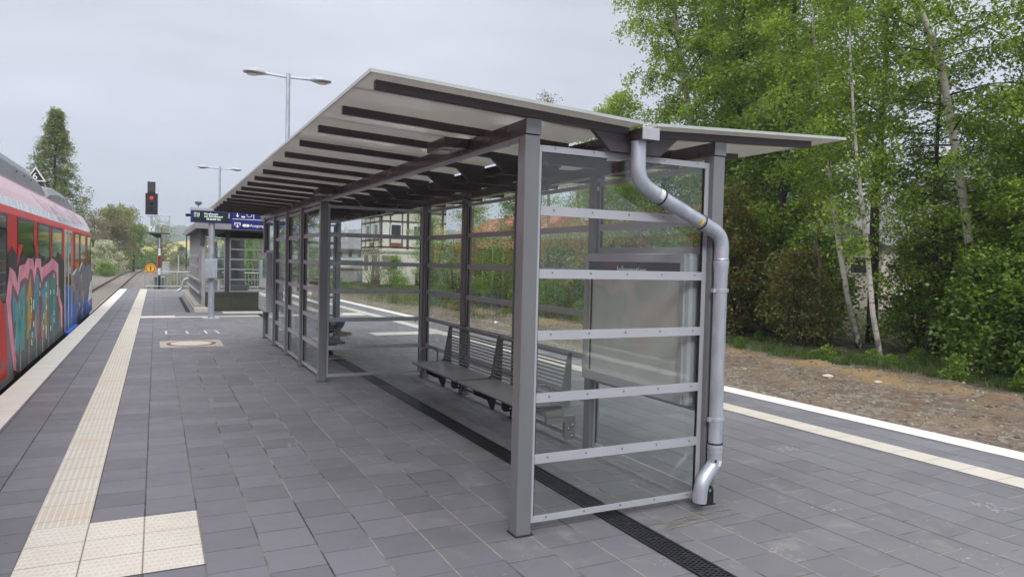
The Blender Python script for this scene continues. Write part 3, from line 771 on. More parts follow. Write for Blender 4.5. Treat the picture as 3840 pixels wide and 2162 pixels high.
for y0 in (4.61, 8.80):
    mb = MB(); mb.box(1.765, 1.9535, y0, y0+.355, 2.440, 2.509); lb = mb.build('light_box', M['beam'], SH, bevel=.004)
    mb = MB(); mb.box(1.80, 1.87, y0+.13, y0+.21, 2.434, 2.4385); mb.build('lens', M['white'], lb)
for y0 in (6.0, 10.2):
    mb = MB(); mb.prism([(3.08, y0, 2.42), (3.14, y0, 2.355), (3.36, y0, 2.355), (3.404, y0, 2.42)], (0, .34, 0)); lb = mb.build('light_box', M['beam'], SH)
    mb = MB(); mb.box(3.18, 3.32, y0+.10, y0+.22, 2.350, 2.354); mb.build('lens', M['black'], lb)
ZT = [2.372, 2.005, 1.622, 1.243, .857, .478, .093]
def zr(k): return (ZT[k]-(.038 if k in (0, 6) else .057), ZT[k])
def panel_x(y, x0, x1, face=-1):            # glazed wall across the platform, rails on the near side
    for a, b, c, d in ((x0, x0+.034, x0+.0345, x0+.040), (x1-.036, x1, x1-.043, x1-.0365)):
        mb = MB(); mb.box(a, b, y, y+.022, .055, 2.372); f = mb.build('frame_upright', M['alu'], SH, bevel=.002)
        mb = MB(); mb.box(c, d, y+.004, y+.020, .095, 2.332); mb.build('gasket', M['gasket'], f)
    for k in range(7):
        z0, z1 = zr(k)
        a, b = (x0+.0345, x1-.0365)
        mb = MB(); mb.box(a, b, y-.003 if 0 < k < 6 else y+.001, y+.012, z0, z1)
        mb.mi = 1
        for j in range(5):
            xx = a + .09 + (b-a-.16)*j/4
            mb.lathe([(.0065, -.0025), (.005, 0)], (xx, y-.003 if 0 < k < 6 else y+.001, (z0+z1)/2+.006), 8, 'y')
        mb.build('rail', [M['alu'], M['screw']], SH)
    mb = MB(); mb.box(x0+.036, x1-.038, y+.0135, y+.0215, .09, 2.336); mb.build('glass_pane', M['glass'], SH)
panel_x(3.806, XL1+.001, XR0-.001); panel_x(9.655, XL1+.001, XR0-.001); panel_x(15.19, XL1+.001, XR0-.001)
def panel_y(x, y0, y1, side, ks=range(7), extra=()):   # glazed wall along the platform; side = which way the rails face
    for a, b, c, d in ((y0, y0+.03, y0+.0305, y0+.036), (y1-.03, y1, y1-.036, y1-.0305)):
        mb = MB(); mb.box(x-.011, x+.011, a, b, .055, 2.372); f = mb.build('frame_upright', M['alu'], SH, bevel=.002)
        mb = MB(); mb.box(x-.009, x+.009, c, d, .095, 2.332); mb.build('gasket', M['gasket'], f)
    xa, xb = (x-.014, x-.001) if side < 0 else (x+.001, x+.014)
    for k in ks:
        z0, z1 = zr(k); mb = MB(); mb.box(xa, xb, y0+.0305, y1-.0305, z0, z1); mb.build('rail', M['alu'], SH)
    for z0, z1 in extra:
        mb = MB(); mb.box(xa, xb, y0+.0305, y1-.0305, z0, z1); mb.build('rail', M['alu'], SH)
    xg = x+.004 if side < 0 else x-.004
    mb = MB(); mb.box(xg-.003, xg+.003, y0+.032, y1-.032, .09, 2.336); mb.build('glass_pane', M['glass'], SH)
for i in range(1, 4): panel_y(2.005, YL[i]+.101, YL[i+1]-.001, -1)
panel_y(2.005, YL[4]+.101, YL[5]-.001, -1, (0, 6), ((1.73, 1.79),))
panel_y(3.46, YR[0]+.101, YR[1]-.001, -1, (0, 1, 6), ((1.745, 1.80), (.63, .68)))
for i in range(1, 4): panel_y(3.46, YR[i]+.101, YR[i+1]-.001, -1)
for z in (1.88, 1.18, .78):
    mb = MB(); mb.box(3.30, 3.335, 9.6660, 9.6675, z, z+.035); mb.build('white_sticker', M['white'], SH)
mb = MB(); mb.box(3.425, 3.485, 5.2270, 5.2290, 2.30, 2.335); mb.build('number_tag', M['white'], SH)
# downpipe
mb = MB()
def arc(P, n=7):
    """rounded polyline"""
    P = [Vector(p) for p in P]; out_ = [P[0]]
    for i in range(1, len(P)-1):
        a, b, c = P[i-1], P[i], P[i+1]
        r0 = min((b-a).length, (c-b).length)*.5; r0 = min(r0, .13)
        s = b + (a-b).normalized()*r0; e = b + (c-b).normalized()*r0
        for k in range(n+1):
            u = k/n; out_.append(s*(1-u)**2 + b*2*u*(1-u) + e*u*u)
    out_.append(P[-1]); return out_
yp = 3.712
def pipe(P, r=.048): 
    mb = MB(); mb.tube(arc(P), r, 20); return mb
dp = pipe([(2.735, yp, 2.441), (2.735, yp, 2.185), (2.93, yp, 2.10)], .049).build('downpipe', M['galv'], SH, smooth='auto')
pipe([(2.93, yp, 2.10), (3.27, yp, 1.955)], .0465).build('pipe_section', M['galv'], dp, smooth='auto')
pipe([(3.265, yp, 1.957), (3.455, yp, 1.875), (3.455, yp, 1.70)], .049).build('pipe_section', M['galv'], dp, smooth='auto')
mb = MB(); mb.lathe([(.046, 1.72), (.051, 1.715), (.053, 1.70), (.051, 1.66), (.049, 1.645), (.0465, 1.62), (.0465, .44)], (3.455, yp, 0), 24); mb.build('pipe_section', M['galv'], dp, smooth='auto')
mb = MB(); mb.lathe([(.0500, .445), (.052, .43), (.052, .415), (.0485, .40), (.052, .385), (.0485, .37)], (3.455, yp, 0), 24)
mb.tube(arc([(3.455, yp, .372), (3.455, yp, .30), (3.335, yp-.01, .195), (3.325, yp-.01, .055)], 9), .0485, 20); mb.build('pipe_section', M['galv'], dp, smooth='auto')
for z in (1.50, .615):
    mb = MB(); mb.lathe([(.0475, z-.013), (.0505, z-.011), (.0505, z+.011), (.0475, z+.013)], (3.455, yp, 0), 24); mb.box(3.385, 3.405, yp-.012, yp+.012, z-.014, z+.014); mb.box(3.505, 3.520, yp-.012, yp+.012, z-.012, z+.012)
    mb.box(3.445, 3.465, yp+.0505, 3.766, z-.01, z+.01)
    mb.build('pipe_clamp', M['galv'], dp)
for (c, d) in (((2.93, yp, 2.10), (.92, 0, -.39)), ((3.27, yp, 1.955), (.92, 0, -.39)), ((3.455, yp, 1.705), (0, 0, -1)), ((3.455, yp, .448), (0, 0, 1))):
    c = Vector(c); d = Vector(d).normalized(); mb = MB(); mb.tube([c-d*.005, c+d*.005], .0525, 20); mb.build('rubber_seal', M['gasket'], dp)
def wrap(pa, d, r, a0, a1, wd):
    pa = Vector(pa); d = Vector(d).normalized(); ax = Vector((0, -1, 0)); b = d.cross(ax).normalized(); mb = MB(); vs = []
    n = 6
    for i in range(n+1):
        q = a0 + (a1-a0)*i/n; p = ax*math.cos(q)*r + b*math.sin(q)*r
        vs += [pa + p - d*wd/2, pa + p + d*wd/2]
    for i in range(n): mb.add([vs[2*i], vs[2*i+1], vs[2*i+3], vs[2*i+2]], [(0, 1, 2, 3)])
    return mb
wrap((2.905, yp, 2.112), (.92, 0, -.39), .0500, -.9, .55, .034).build('white_sticker', M['white'], dp)
wrap((3.245, yp, 1.966), (.92, 0, -.39), .0490, -.1, .9, .020).build('yellow_sticker', M['yellow'], dp)
wrap((3.453, yp, .318), (.25, 0, 1), .0500, -.1, .95, .040).build('white_sticker', M['white'], dp)
wrap((3.456, yp, .327), (.25, 0, 1), .0506, -.75, -.45, .022).build('barcode', M['black'], dp)
# clamp foot at post base
mb = MB(); mb.prism([(3.40, 3.757, .0), (3.50, 3.757, .0), (3.50, 3.757, .10), (3.48, 3.757, .135), (3.44, 3.757, .14), (3.40, 3.757, .09)], (0, .006, 0)); mb.mi = 1; mb.lathe([(.012, -.006), (.012, 0)], (3.462, 3.757, .105), 12, 'y')
mb.build('foot_bracket', [M['cast'], M['bolt']], SH)

# ---------------------------------------------------------------- information board
IB = thing('information_board', 'grey framed Information notice board on the right wall of the shelter', 'notice board', (3.38, 4.54, .68))
mb = MB(); mb.box(3.320, 3.437, 3.872, 5.222, .672, 1.752); mb.build('housing', M['alu'], IB, bevel=.03)
mb = MB(); x0, x1 = 3.298, 3.319
mb.box(x0, x1, 3.905, 5.195, 1.683, 1.742); mb.box(x0, x1, 3.905, 5.195, .688, .757); mb.box(x0, x1, 3.905, 3.95, .757, 1.683); mb.box(x0, x1, 5.14, 5.195, .757, 1.683)
mb.build('door_frame', M['alu'], IB, bevel=.002)
mb = MB(); mb.box(3.3155, 3.319, 3.95, 5.14, .757, 1.683); mb.build('back_panel', pm('pale_notice_back', (.80, .83, .80), .6, var=.04), IB)
mb = MB(); mb.box(3.3115, 3.3145, 3.952, 5.138, 1.565, 1.681); h_ = mb.build('header', pm('dark_navy_header', (.010, .008, .030), .35), IB)
text('header_text', 'Information', .085, face_mx(3.311, 4.735, 1.592), M['txtw'], h_, sx=.95)
mb = MB(); mb.box(3.301, 3.306, 3.951, 5.139, .758, 1.682); mb.build('glass', M['glass'], IB)
mb = MB(); mb.box(3.306, 3.3115, 5.085, 5.10, .77, 1.55); mb.build('gas_strut', M['black'], IB)
# timetable case on the left wall
TC = thing('timetable_case', 'slim grey timetable case on the outside of the far left shelter wall', 'display case', (1.9, 14.5, .6))
mb = MB(); mb.box(1.862, 1.953, 13.98, 15.08, .615, 1.735); mb.build('housing', M['alu'], TC, bevel=.012)
mb = MB()
for y0, y1, z0, z1 in ((13.98, 15.08, 1.655, 1.735), (13.98, 15.08, .615, .695), (13.98, 14.05, .695, 1.655), (15.01, 15.08, .695, 1.655)): mb.box(1.852, 1.861, y0, y1, z0, z1)
mb.build('door_frame', M['alu'], TC)
mb = MB(); mb.box(1.857, 1.8605, 14.05, 15.01, .695, 1.655); mb.build('poster', pm('pale_poster_paper', (.50, .56, .60), .5, var=.1, scale=3), TC)
mb = MB(); mb.box(1.8545, 1.8565, 14.05, 15.01, .695, 1.655); mb.build('glass', M['glass'], TC)

# ---------------------------------------------------------------- benches (built facing -X against the right wall)
BN = thing('bench', 'grey steel slatted two part bench inside the near shelter bay', 'bench', (3.41, 6.97, 0), 'slatted shelter benches')
bx = 3.41
def bprof(x, z): return (bx - x, z)
for k, (y0, y1) in enumerate(((5.50, 6.955), (6.985, 8.44))):
    mb = MB()
    for j in range(13):
        x = 2.90 + .40*j/12
        mb.tube([(x, y0+.012, .388), (x, y1-.012, .388)], .009, 6)
    mb.tube([(2.885, y0, .380), (2.885, y1, .380)], .019, 10)
    for yy in (y0, (y0+y1)/2-.01, y1-.02): mb.box(2.89, 3.29, yy, yy+.02, .355, .378)
    mb.build('seat', M['bench'], BN, smooth='auto')
    mb = MB()
    for j in range(11):
        u = j/11; mb.tube([(3.285+.075*u, y0+.012, .435+.375*u), (3.285+.075*u, y1-.012, .435+.375*u)], .008, 6)
    mb.tube([(3.362, y0, .838), (3.362, y1, .838)], .020, 10)
    mb.box(3.315, 3.322, (y0+y1)/2-.012, (y0+y1)/2+.012, .42, .80)
    mb.build('backrest', M['bench'], BN, smooth='auto')
    for yy in (y0, y1-.02):
        mb = MB(); mb.prism([(2.88, yy, .395), (3.24, yy, .40), (3.275, yy, .43), (3.345, yy, .845), (3.365, yy, .862), (3.385, yy, .845), (3.38, yy, .37), (3.36, yy, .35), (2.88, yy, .36)], (0, .02, 0)); mb.build('side_plate', M['bench'], BN, bevel=.003)
    yy = y1-.03 if k else y0+.01
    mb = MB(); mb.tube(arc([(2.955, yy+.01, .39), (2.955, yy+.01, .572), (3.19, yy+.01, .572), (3.19, yy+.01, .39)], 5), .011, 6); mb.build('armrest', M['bench'], BN, smooth='auto')
mb = MB(); mb.box(3.10, 3.28, 5.44, 8.46, .292, .345); mb.build('support_beam', M['bench'], BN, bevel=.006)
for yy, mt in ((5.448, 'bench'), (6.72, 'benchdk'), (8.17, 'benchdk')):
    mb = MB(); mb.prism([(3.11, yy, .29), (3.40, yy, .29), (3.408, yy, .27), (3.408, yy, .075), (3.32, yy, .075), (3.30, yy, .10), (3.30, yy, .235), (3.13, yy, .225), (3.11, yy, .24)], (0, .05, 0))
    mb.mi = 1
    for (x, z) in ((3.335, .175), (3.375, .205), (3.375, .105)): mb.lathe([(.006, -.012), (.013, -.010), (.015, 0)], (x, yy, z), 10, 'y')
    b_ = mb.build('wall_bracket', [M[mt], M['bolt']], BN, bevel=.002)
for yy in (6.72, 8.17):
    mb = MB(); mb.prism([(2.955, yy+.02, .36), (3.12, yy+.02, .36), (3.12, yy+.02, .25), (3.18, yy+.02, .10), (3.20, yy+.02, .10), (3.24, yy+.02, .30), (3.10, yy+.02, .22), (2.985, yy+.02, .27)], (0, .05, 0)); mb.build('under_bracket', M['benchdk'], BN)
copy_tree(BN, loc=(2.055, 12.30, 0), rz=PI, label='second slatted bench, behind the partition, with the seated person')
# ---------------------------------------------------------------- seated person (mostly behind the post)
PS = thing('person', 'seated person in blue jeans and beige suede shoes, legs crossed on the second bench', 'person', (2.35, 11.6, 0))
def skin_mesh(name, verts, edges, radii, mat, parent, sub=2, root=0):
    me = bpy.data.meshes.new(name); o0 = ORG[parent]
    me.from_pydata([tuple(Vector(v)-o0) for v in verts], edges, []); 
    o = bpy.data.objects.new(name, me); C.objects.link(o); o.parent = parent
    md = o.modifiers.new('skin', 'SKIN'); md.use_smooth_shade = True
    sv = me.skin_vertices
    if not sv: 
        bpy.context.view_layer.objects.active = o; me.skin_vertices.new() if hasattr(me.skin_vertices, 'new') else None
    for i, r_ in enumerate(radii): me.skin_vertices[0].data[i].radius = (r_, r_) if not hasattr(r_, '__len__') else r_
    me.skin_vertices[0].data[root].use_root = True
    o.modifiers.new('sub', 'SUBSURF').levels = sub; o.modifiers['sub'].render_levels = sub
    dg = bpy.context.evaluated_depsgraph_get(); dg.update()
    m2 = bpy.data.meshes.new_from_object(o.evaluated_get(dg)); o.modifiers.clear(); o.data = m2; m2.materials.clear(); m2.materials.append(mat); m2.name = name
    m2.polygons.foreach_set('use_smooth', [True]*len(m2.polygons)); ORG[o] = o0
    return o
px_, py_ = 2.30, 11.60
Vb = [(px_, py_, .50), (px_-.03, py_, .70), (px_-.05, py_, .92), (px_-.03, py_, 1.02), (px_+.0, py_, 1.10), (px_+.01, py_, 1.20), (px_+.02, py_, 1.29),
      (px_-.03, py_-.19, .97), (px_+.02, py_-.23, .72), (px_+.22, py_-.16, .62), (px_+.29, py_-.12, .60), (px_-.03, py_+.19, .97), (px_+.02, py_+.23, .72), (px_+.22, py_+.12, .63), (px_+.29, py_+.08, .61),
      (px_+.05, py_-.10, .50), (px_+.44, py_-.05, .66), (px_+.30, py_-.20, .50), (px_+.05, py_+.10, .49), (px_+.40, py_+.10, .52), (px_+.27, py_+.10, .10)]
Eb = [(0, 1), (1, 2), (2, 3), (3, 4), (4, 5), (5, 6), (3, 7), (7, 8), (8, 9), (9, 10), (3, 11), (11, 12), (12, 13), (13, 14), (0, 15), (15, 16), (16, 17), (0, 18), (18, 19), (19, 20)]
Rb = [.12, .125, .13, .09, .052, .085, .07, .055, .042, .032, .03, .055, .042, .032, .03, .08, .06, .045, .08, .062, .042]
skin_mesh('body', Vb, Eb, [r*.94 for r in Rb], M['skin'], PS)
jv = [(px_, py_, .46), (px_, py_, .58), (px_+.08, py_-.10, .50), (px_+.44, py_-.05, .665), (px_+.30, py_-.19, .53), (px_+.08, py_+.10, .49), (px_+.40, py_+.10, .52), (px_+.27, py_+.10, .14)]
skin_mesh('jeans', jv, [(0, 1), (0, 2), (2, 3), (3, 4), (0, 5), (5, 6), (6, 7)], [.135, .125, .09, .075, .062, .09, .075, .06], M['jeans'], PS)
kv = [(px_-.01, py_, .55), (px_-.03, py_, .72), (px_-.05, py_, .92), (px_-.03, py_, 1.03), (px_-.03, py_-.19, .97), (px_+.02, py_-.23, .72), (px_+.20, py_-.165, .63), (px_-.03, py_+.19, .97), (px_+.02, py_+.23, .72), (px_+.20, py_+.125, .64)]
skin_mesh('jacket', kv, [(0, 1), (1, 2), (2, 3), (3, 4), (4, 5), (5, 6), (3, 7), (7, 8), (8, 9)], [.14, .142, .145, .09, .07, .056, .046, .07, .056, .046], M['jacket'], PS)
mb = MB(); mb.lathe([(.03, 1.335), (.07, 1.325), (.092, 1.28), (.095, 1.22), (.085, 1.17), (.06, 1.15)], (px_-.012, py_, 0), 16); mb.build('hair', M['hair'], PS, smooth=True)
def shoe(cx, cy, z0, ang=0, pitch=0):
    Ls = [(-.05, .030, .075), (-.03, .036, .085), (.02, .038, .082), (.07, .038, .065), (.12, .043, .048), (.17, .046, .040), (.21, .036, .032), (.232, .016, .022)]
    out_ = []
    mb = MB(); ms = MB()
    def tr(p):
        x, y, z = p; x, z = x*math.cos(pitch)-z*math.sin(pitch), x*math.sin(pitch)+z*math.cos(pitch)
        return (cx + x*math.cos(ang)-y*math.sin(ang), cy + x*math.sin(ang)+y*math.cos(ang), z0+z)
    n = 10; vs = []
    for (x, w_, h_) in Ls:
        for j in range(n):
            q = PI*j/(n-1); vs.append(tr((x, w_*math.cos(q), .022+h_*math.sin(q)**.7)))
    fs = []
    for i in range(len(Ls)-1):
        for j in range(n-1): fs.append((i*n+j, i*n+j+1, (i+1)*n+j+1, (i+1)*n+j))
    fs.append(tuple(range(n))); fs.append(tuple((len(Ls)-1)*n+j for j in range(n-1, -1, -1)))
    mb.add(vs, fs); s_ = mb.build('shoe', M['shoe'], PS, smooth='auto')
    top = [tr((x, w_+.004, .026)) for x, w_, h_ in Ls] + [tr((x, -w_-.004, .026)) for x, w_, h_ in Ls[::-1]]
    bot = [tr((x, w_+.004, .0)) for x, w_, h_ in Ls] + [tr((x, -w_-.004, .0)) for x, w_, h_ in Ls[::-1]]
    k = len(top); ms.add(top+bot, [tuple(range(k)), tuple(range(2*k-1, k-1, -1))]+[(i, (i+1) % k, (i+1) % k+k, i+k) for i in range(k)])
    ms.build('sole', M['sole'], s_)
    ml = MB()
    for t_ in (.05, .075, .10): a = tr((t_, -.025, .022+.072-.25*(t_-.05))); b = tr((t_, .025, .022+.072-.25*(t_-.05))); ml.tube([a, b], .004, 5)
    ml.build('laces', M['gwhite'], s_)
shoe(px_+.30, py_-.21, .40, -.10, .12); shoe(px_+.28, py_+.10, .004, 0)
mb = MB(); mb.tube([(px_+.30, py_-.19, .53), (px_+.30, py_-.21, .46)], [.042, .036], 10); mb.tube([(px_+.27, py_+.10, .15), (px_+.27, py_+.10, .07)], [.042, .036], 10); mb.build('socks', M['sock'], PS)

# ---------------------------------------------------------------- drain channels, manhole, chalk
def drain(label, x0, x1, y0, y1, pitch, cols, group='drainage channels'):
    t = thing('drainage_channel', label, 'drain', ((x0+x1)/2, y0, 0), group)
    mb = MB(); mb.sheet([(x0, y0, .0035), (x1, y0, .0035), (x1, y1, .0035), (x0, y1, .0035)]); mb.build('channel', M['hole'], t)
    mb = MB(); mb.box(x0, x0+.014, y0, y1, .004, .012); mb.box(x1-.014, x1, y0, y1, .004, .012)
    cw = (x1-x0-.028)/cols
    for c in range(1, cols): mb.box(x0+.014+c*cw-.004, x0+.014+c*cw+.004, y0, y1, .004, .0098)
    for c in range(cols):
        a = x0+.014+c*cw+.0045; b = a+cw-.009
        if c == 0: a -= .0045
        if c == cols-1: b += .0045
        yy = y0 + (pitch/2 if c % 2 else 0)
        while yy < y1:
            mb.box(a, b, yy, yy+pitch*.5, .004, .0094); yy += pitch if yy < 9 else pitch*2
    for q in np.arange(y0+.5, y1, .5): mb.box(x0+.0142, x1-.0142, q, q+.012, .0041, .0106)
    mb.build('grate', M['cast'], t)
drain('black slotted drain grate running under the near shelter across the paving', 2.61, 2.785, 1.4, 21.5, .027, 5)
drain('short black drain grate along the left plinth of the glazed stair enclosure', .78, .90, 22.6, 30.5, .05, 3)
mh = thing('manhole_cover', 'round concrete manhole lid with a rusty ring in a granite square', 'manhole cover', (.60, 14.53, 0))
mb = MB(); mb.box(.07, 1.13, 14.0, 15.06, -.02, .006); mb.build('granite_frame', M['granite'], mh)
mb = MB(); mb.lathe([(.425, .0065), (.425, .010), (.36, .010)], (.60, 14.53, 0), 40); mb.build('iron_ring', M['rust'], mh)
mb = MB(); mb.lathe([(.355, .0105), (.35, .0125), (.02, .0125)], (.60, 14.53, 0), 40); mb.build('lid', M['lid'], mh)
def chalk(label, segs, mat, wd=.0055, name='chalk_mark', group=None):
    mb = MB()
    for i, P in enumerate(segs):
        for a, b in zip(P[:-1], P[1:]):
            a = Vector((*a, .0052+.00015*i)); b = Vector((*b, .0052+.00015*i)); d = (b-a)
            if d.length < 1e-6: continue
            n = Vector((-d.y, d.x, 0)).normalized()*wd/2
            mb.add([a-n, b-n, b+n, a+n], [(0, 1, 2, 3)])
    c = segs[0][0]
    tag(mb.build(name, mat, loc=(c[0], c[1], 0)), label, 'marking', group)
rr = random.Random(4)
def scrib(x, y, n, dx, h): return [(x+dx*i, y+(h if i % 2 else 0)+rr.uniform(-.008, .008)) for i in range(n)]
chalk('yellow chalk lines and scribble on the paving before the downpipe foot', [[(2.90, 3.50), (3.58, 3.555)], [(2.98, 3.60), (3.30, 3.66)], scrib(2.93, 3.54, 12, .012, .03), scrib(3.10, 3.58, 5, .02, .05), [(3.17, 3.57), (3.22, 3.60), (3.20, 3.63)], scrib(3.27, 3.61, 9, .012, .025), scrib(3.42, 3.62, 10, .013, .022)], M['chalky'])
for (x, y, lb) in ((.20, 16.4, 'white chalk corner mark on the paving, leftmost of three behind the manhole'), (.62, 16.35, 'white chalk tick between the other two chalk marks behind the manhole'), (.98, 16.3, 'white chalk bracket on the paving, rightmost behind the manhole')):
    if x < .5: sg = [[(x, y), (x, y+.7)], [(x, y+.7), (x+.18, y+.72)], [(x, y), (x+.2, y+.03)]]
    elif x < .8: sg = [[(x, y), (x-.03, y+.6)]]
    else: sg = [[(x, y), (x-.02, y+.7)], [(x-.02, y+.7), (x+.20, y+.68)], [(x+.20, y+.68), (x+.24, y)], [(x+.02, y+.02), (x+.1, y+.03)]]
    chalk(lb, sg, M['chalkw'], .035, group='chalk marks behind the manhole')

# ---------------------------------------------------------------- train
TR = thing('train', 'red diesel railcar covered in graffiti standing at the left platform edge', 'train', (-3.05, 6, -.72))
prof = [(-1.83, -.42), (-1.765, -.10), (-1.75, .30), (-1.75, 2.15), (-1.775, 2.255), (-1.80, 2.385), (-1.845, 2.50), (-1.96, 2.70), (-2.15, 2.84), (-2.45, 2.915), (-3.05, 2.95)]
prof = prof + [(-6.10-x, z) for x, z in prof[-2::-1]]
mats_seg = lambda z0, z1, x: 0
mb = MB(); n = len(prof); stations = [(-14, 1, 0), (24.75, 1, 0), (25.15, .965, .0), (25.32, .90, -.02)]
vs = []
for y, s_, dz in stations:
    for x, z in prof: vs.append((-3.05+(x+3.05)*s_, y, 1.2+(z-1.2)*s_+dz))
for i in range(len(stations)-1):
    for j in range(n):
        k = (j+1) % n
        zc = (prof[j][1]+prof[k][1])/2; xc = prof[j][0]
        mi = 0
        if 2.25 < zc < 2.39: mi = 1
        if -.12 < zc < 2.25: mi = 4
        if k == 0 or j == n-1 or zc < -.12: mi = 3
        mb.mi = mi; mb.add([vs[i*n+j], vs[i*n+k], vs[(i+1)*n+k], vs[(i+1)*n+j]], [(0, 1, 2, 3)])
mb.mi = 0; mb.add([vs[3*n+j] for j in range(n)], [tuple(range(n))])
mb.build('body', [M['red'], M['lgrey'], M['tgrey'], M['tunder'], M['redside']], TR)
mb = MB(); mb.box(-4.30, -1.90, -13, 24.6, -.60, -.36); mb.box(-4.15, -1.98, -3, 24, -.85, -.58); mb.build('underframe', M['tunder'], TR)
for yb in (9.4, 22.8):
    mb = MB()
    for yy in (-.9, .9):
        for x in (-3.02-.70, -3.02+.70): mb.lathe([(.43, -.06), (.43, .06)], (x, yb+yy, ZR+.43), 24, 'x')
    mb.box(-1.98, -1.86, yb-1.4, yb+1.4, -.48, -.22); mb.box(-4.24, -4.12, yb-1.4, yb+1.4, -.48, -.22)
    mb.build('bogie', M['tunder'], TR)
def rhousing(y0, y1, h, lab):
    mb = MB(); P = []
    sec = [(-2.14, 2.78), (-2.16, 2.80+h*.55), (-2.28, 2.80+h*.86), (-2.52, 2.80+h), (-3.58, 2.80+h), (-3.82, 2.80+h*.86), (-3.94, 2.80+h*.55), (-3.96, 2.78)]
    st = [(y0, .80, .25), (y0+.5, .92, .80), (y0+1.4, 1.0, 1.0), (y1-2.6, 1.0, 1.0), (y1-1.9, .985, .97), (y1-.9, .965, .84), (y1-.25, .95, .55), (y1, .94, .15)]
    vs = []
    for y, sx, q in st:
        for x, z in sec: vs.append((-3.05+(x+3.05)*sx, y, 2.78+(z-2.78)*q))
    k = len(sec)
    for i in range(len(st)-1):
        for j in range(k-1): mb.add([vs[i*k+j], vs[i*k+j+1], vs[(i+1)*k+j+1], vs[(i+1)*k+j]], [(0, 1, 2, 3)])
    mb.add(vs[:k], [tuple(range(k))]); mb.add(vs[-k:], [tuple(range(k-1, -1, -1))])
    r_ = mb.build('roof_housing', M['tgrey'], TR, smooth='auto')
    mb = MB()
    for i in range(3): mb.lathe([(.02, -.01), (.012, .012)], (-2.15, y1-2.6-.8*i, 2.80+h*.42), 8, 'x')
    mb.build('lifting_eye', M['black'], r_)
rhousing(7.0, 19.0, .52, ''); rhousing(19.5, 25.2, .46, '')
wins = [(9.2, 11.33), (12.13, 13.61), (14.04, 15.53), (15.80, 17.42), (20.05, 21.10), (21.42, 22.95), (23.45, 24.75), (6.2, 8.8), (3.2, 5.8), (-.2, 2.4), (-3.4, -.8)]
for y0, y1 in wins:
    mb = MB(); mb.mi = 1; zb_ = .64 if y0 > -9 else .9
    for a, b, c, d in ((y0, y1, zb_, zb_+.03), (y0, y1, 2.105, 2.135), (y0, y0+.045, zb_+.03, 2.105), (y1-.045, y1, zb_+.03, 2.105)): mb.box(-1.756, -1.743, a, b, c, d)
    mb.mi = 0; mb.box(-1.755, -1.746, y0+.045, y1-.045, zb_+.03, 2.105)
    mb.build('window', [M['twin'], M['tblack']], TR)
# door
mb = MB()
for a, b in ((17.86, 17.93), (18.53, 18.63), (19.24, 19.31)): mb.box(-1.757, -1.735, a, b, -.06, 2.14)
mb.box(-1.757, -1.735, 17.93, 19.24, 2.09, 2.14)
d_ = mb.build('door', M['paleframe'], TR)
mb = MB(); mb.box(-1.756, -1.744, 17.931, 18.529, .9, 2.089); mb.box(-1.756, -1.744, 18.631, 19.239, .9, 2.089); mb.build('door_glass', M['twin'], d_)
mb = MB(); mb.box(-1.756, -1.742, 17.931, 18.529, -.06, .899); mb.box(-1.756, -1.742, 18.631, 19.239, -.06, .899); mb.build('door_leaf', M['gblue'], d_)
mb = MB(); mb.box(-1.77, -1.66, 17.95, 19.9, -.14, -.07); mb.build('step', M['gblue'], TR, bevel=.01)
mb = MB(); mb.tube([(-1.77, 25.05, 2.05), (-1.72, 25.2, 2.03)], .012, 6); mb.box(-1.735, -1.70, 25.18, 25.24, 1.84, 2.05); mb.build('mirror', M['black'], TR)
# graffiti: thin paint skins of distinct colours over the side
GM = ['gpink', 'gteal', 'ggold', 'gplum', 'gmaroon', 'ggreen', 'gblue', 'gchar', 'ggrey', 'gwhite', 'gor', 'gmix', 'redside']
gm = MB(); lay = [0]
def gp(pts, mname, dz=None):
    lay[0] += 1; x = -1.7400 + lay[0]*.00006
    gm.mi = GM.index(mname)
    gm.prism([(x, y, z) for y, z in pts], (-.0028, 0, 0))
rg = random.Random(11)
# charcoal cloud behind the letters with jagged top
top = []; y = 11.35
while y < 17.8:
    top.append((y, 1.62+rg.uniform(-.10, .12) - .015*(y-11))); y += rg.uniform(.15, .45)
gp([(11.35, -.08)] + top + [(17.8, -.08)], 'gchar')
for a, b in ((12.35, 12.0), (13.85, 14.0), (15.68, 15.62)): gp([(a-.2, 1.75), (a+.2, 1.75), (b, 1.42)], 'redside')
out_p = [(12.24, -.08), (11.75, .02), (11.56, .3), (11.34, .71), (11.2, .99), (11.46, 1.44), (11.88, 1.36), (12.05, 1.20), (12.20, 1.44), (12.74, 1.47), (12.98, 1.55), (13.48, 1.54), (13.59, 1.37), (13.75, 1.54), (14.32, 1.54), (14.38, 1.38), (15.42, 1.47), (15.8, 1.54), (16.72, 1.42), (16.81, .86), (17.42, .53), (17.43, -.06)]
gp(out_p, 'gpink')
inn = [(12.34, -.07), (12.02, .05), (11.80, .3), (11.62, .70), (11.52, .95), (11.66, 1.22), (12.10, 1.02), (12.30, 1.22), (12.70, 1.27), (12.95, 1.22), (13.15, 1.40), (13.40, 1.36), (13.62, 1.12), (13.85, 1.40), (14.12, 1.38), (14.45, 1.12), (14.60, 1.20), (15.4, 1.28), (15.9, 1.33), (16.45, 1.25), (16.55, .85), (17.10, .50), (17.15, -.06)]
gp(inn, 'gplum')
gp([(12.36, -.065), (12.04, .08), (11.86, .32), (11.72, .70), (11.66, .92), (11.74, 1.08), (12.08, .90), (12.34, 1.12), (12.68, 1.17), (12.78, .5), (12.70, -.065)], 'gteal')
gp([(12.72, .35), (12.86, .95), (13.22, 1.32), (13.40, .70), (13.34, .25)], 'ggold')
gp([(13.05, -.06), (13.0, .35), (13.34, .62), (13.60, .30), (13.66, -.06)], 'ggreen')
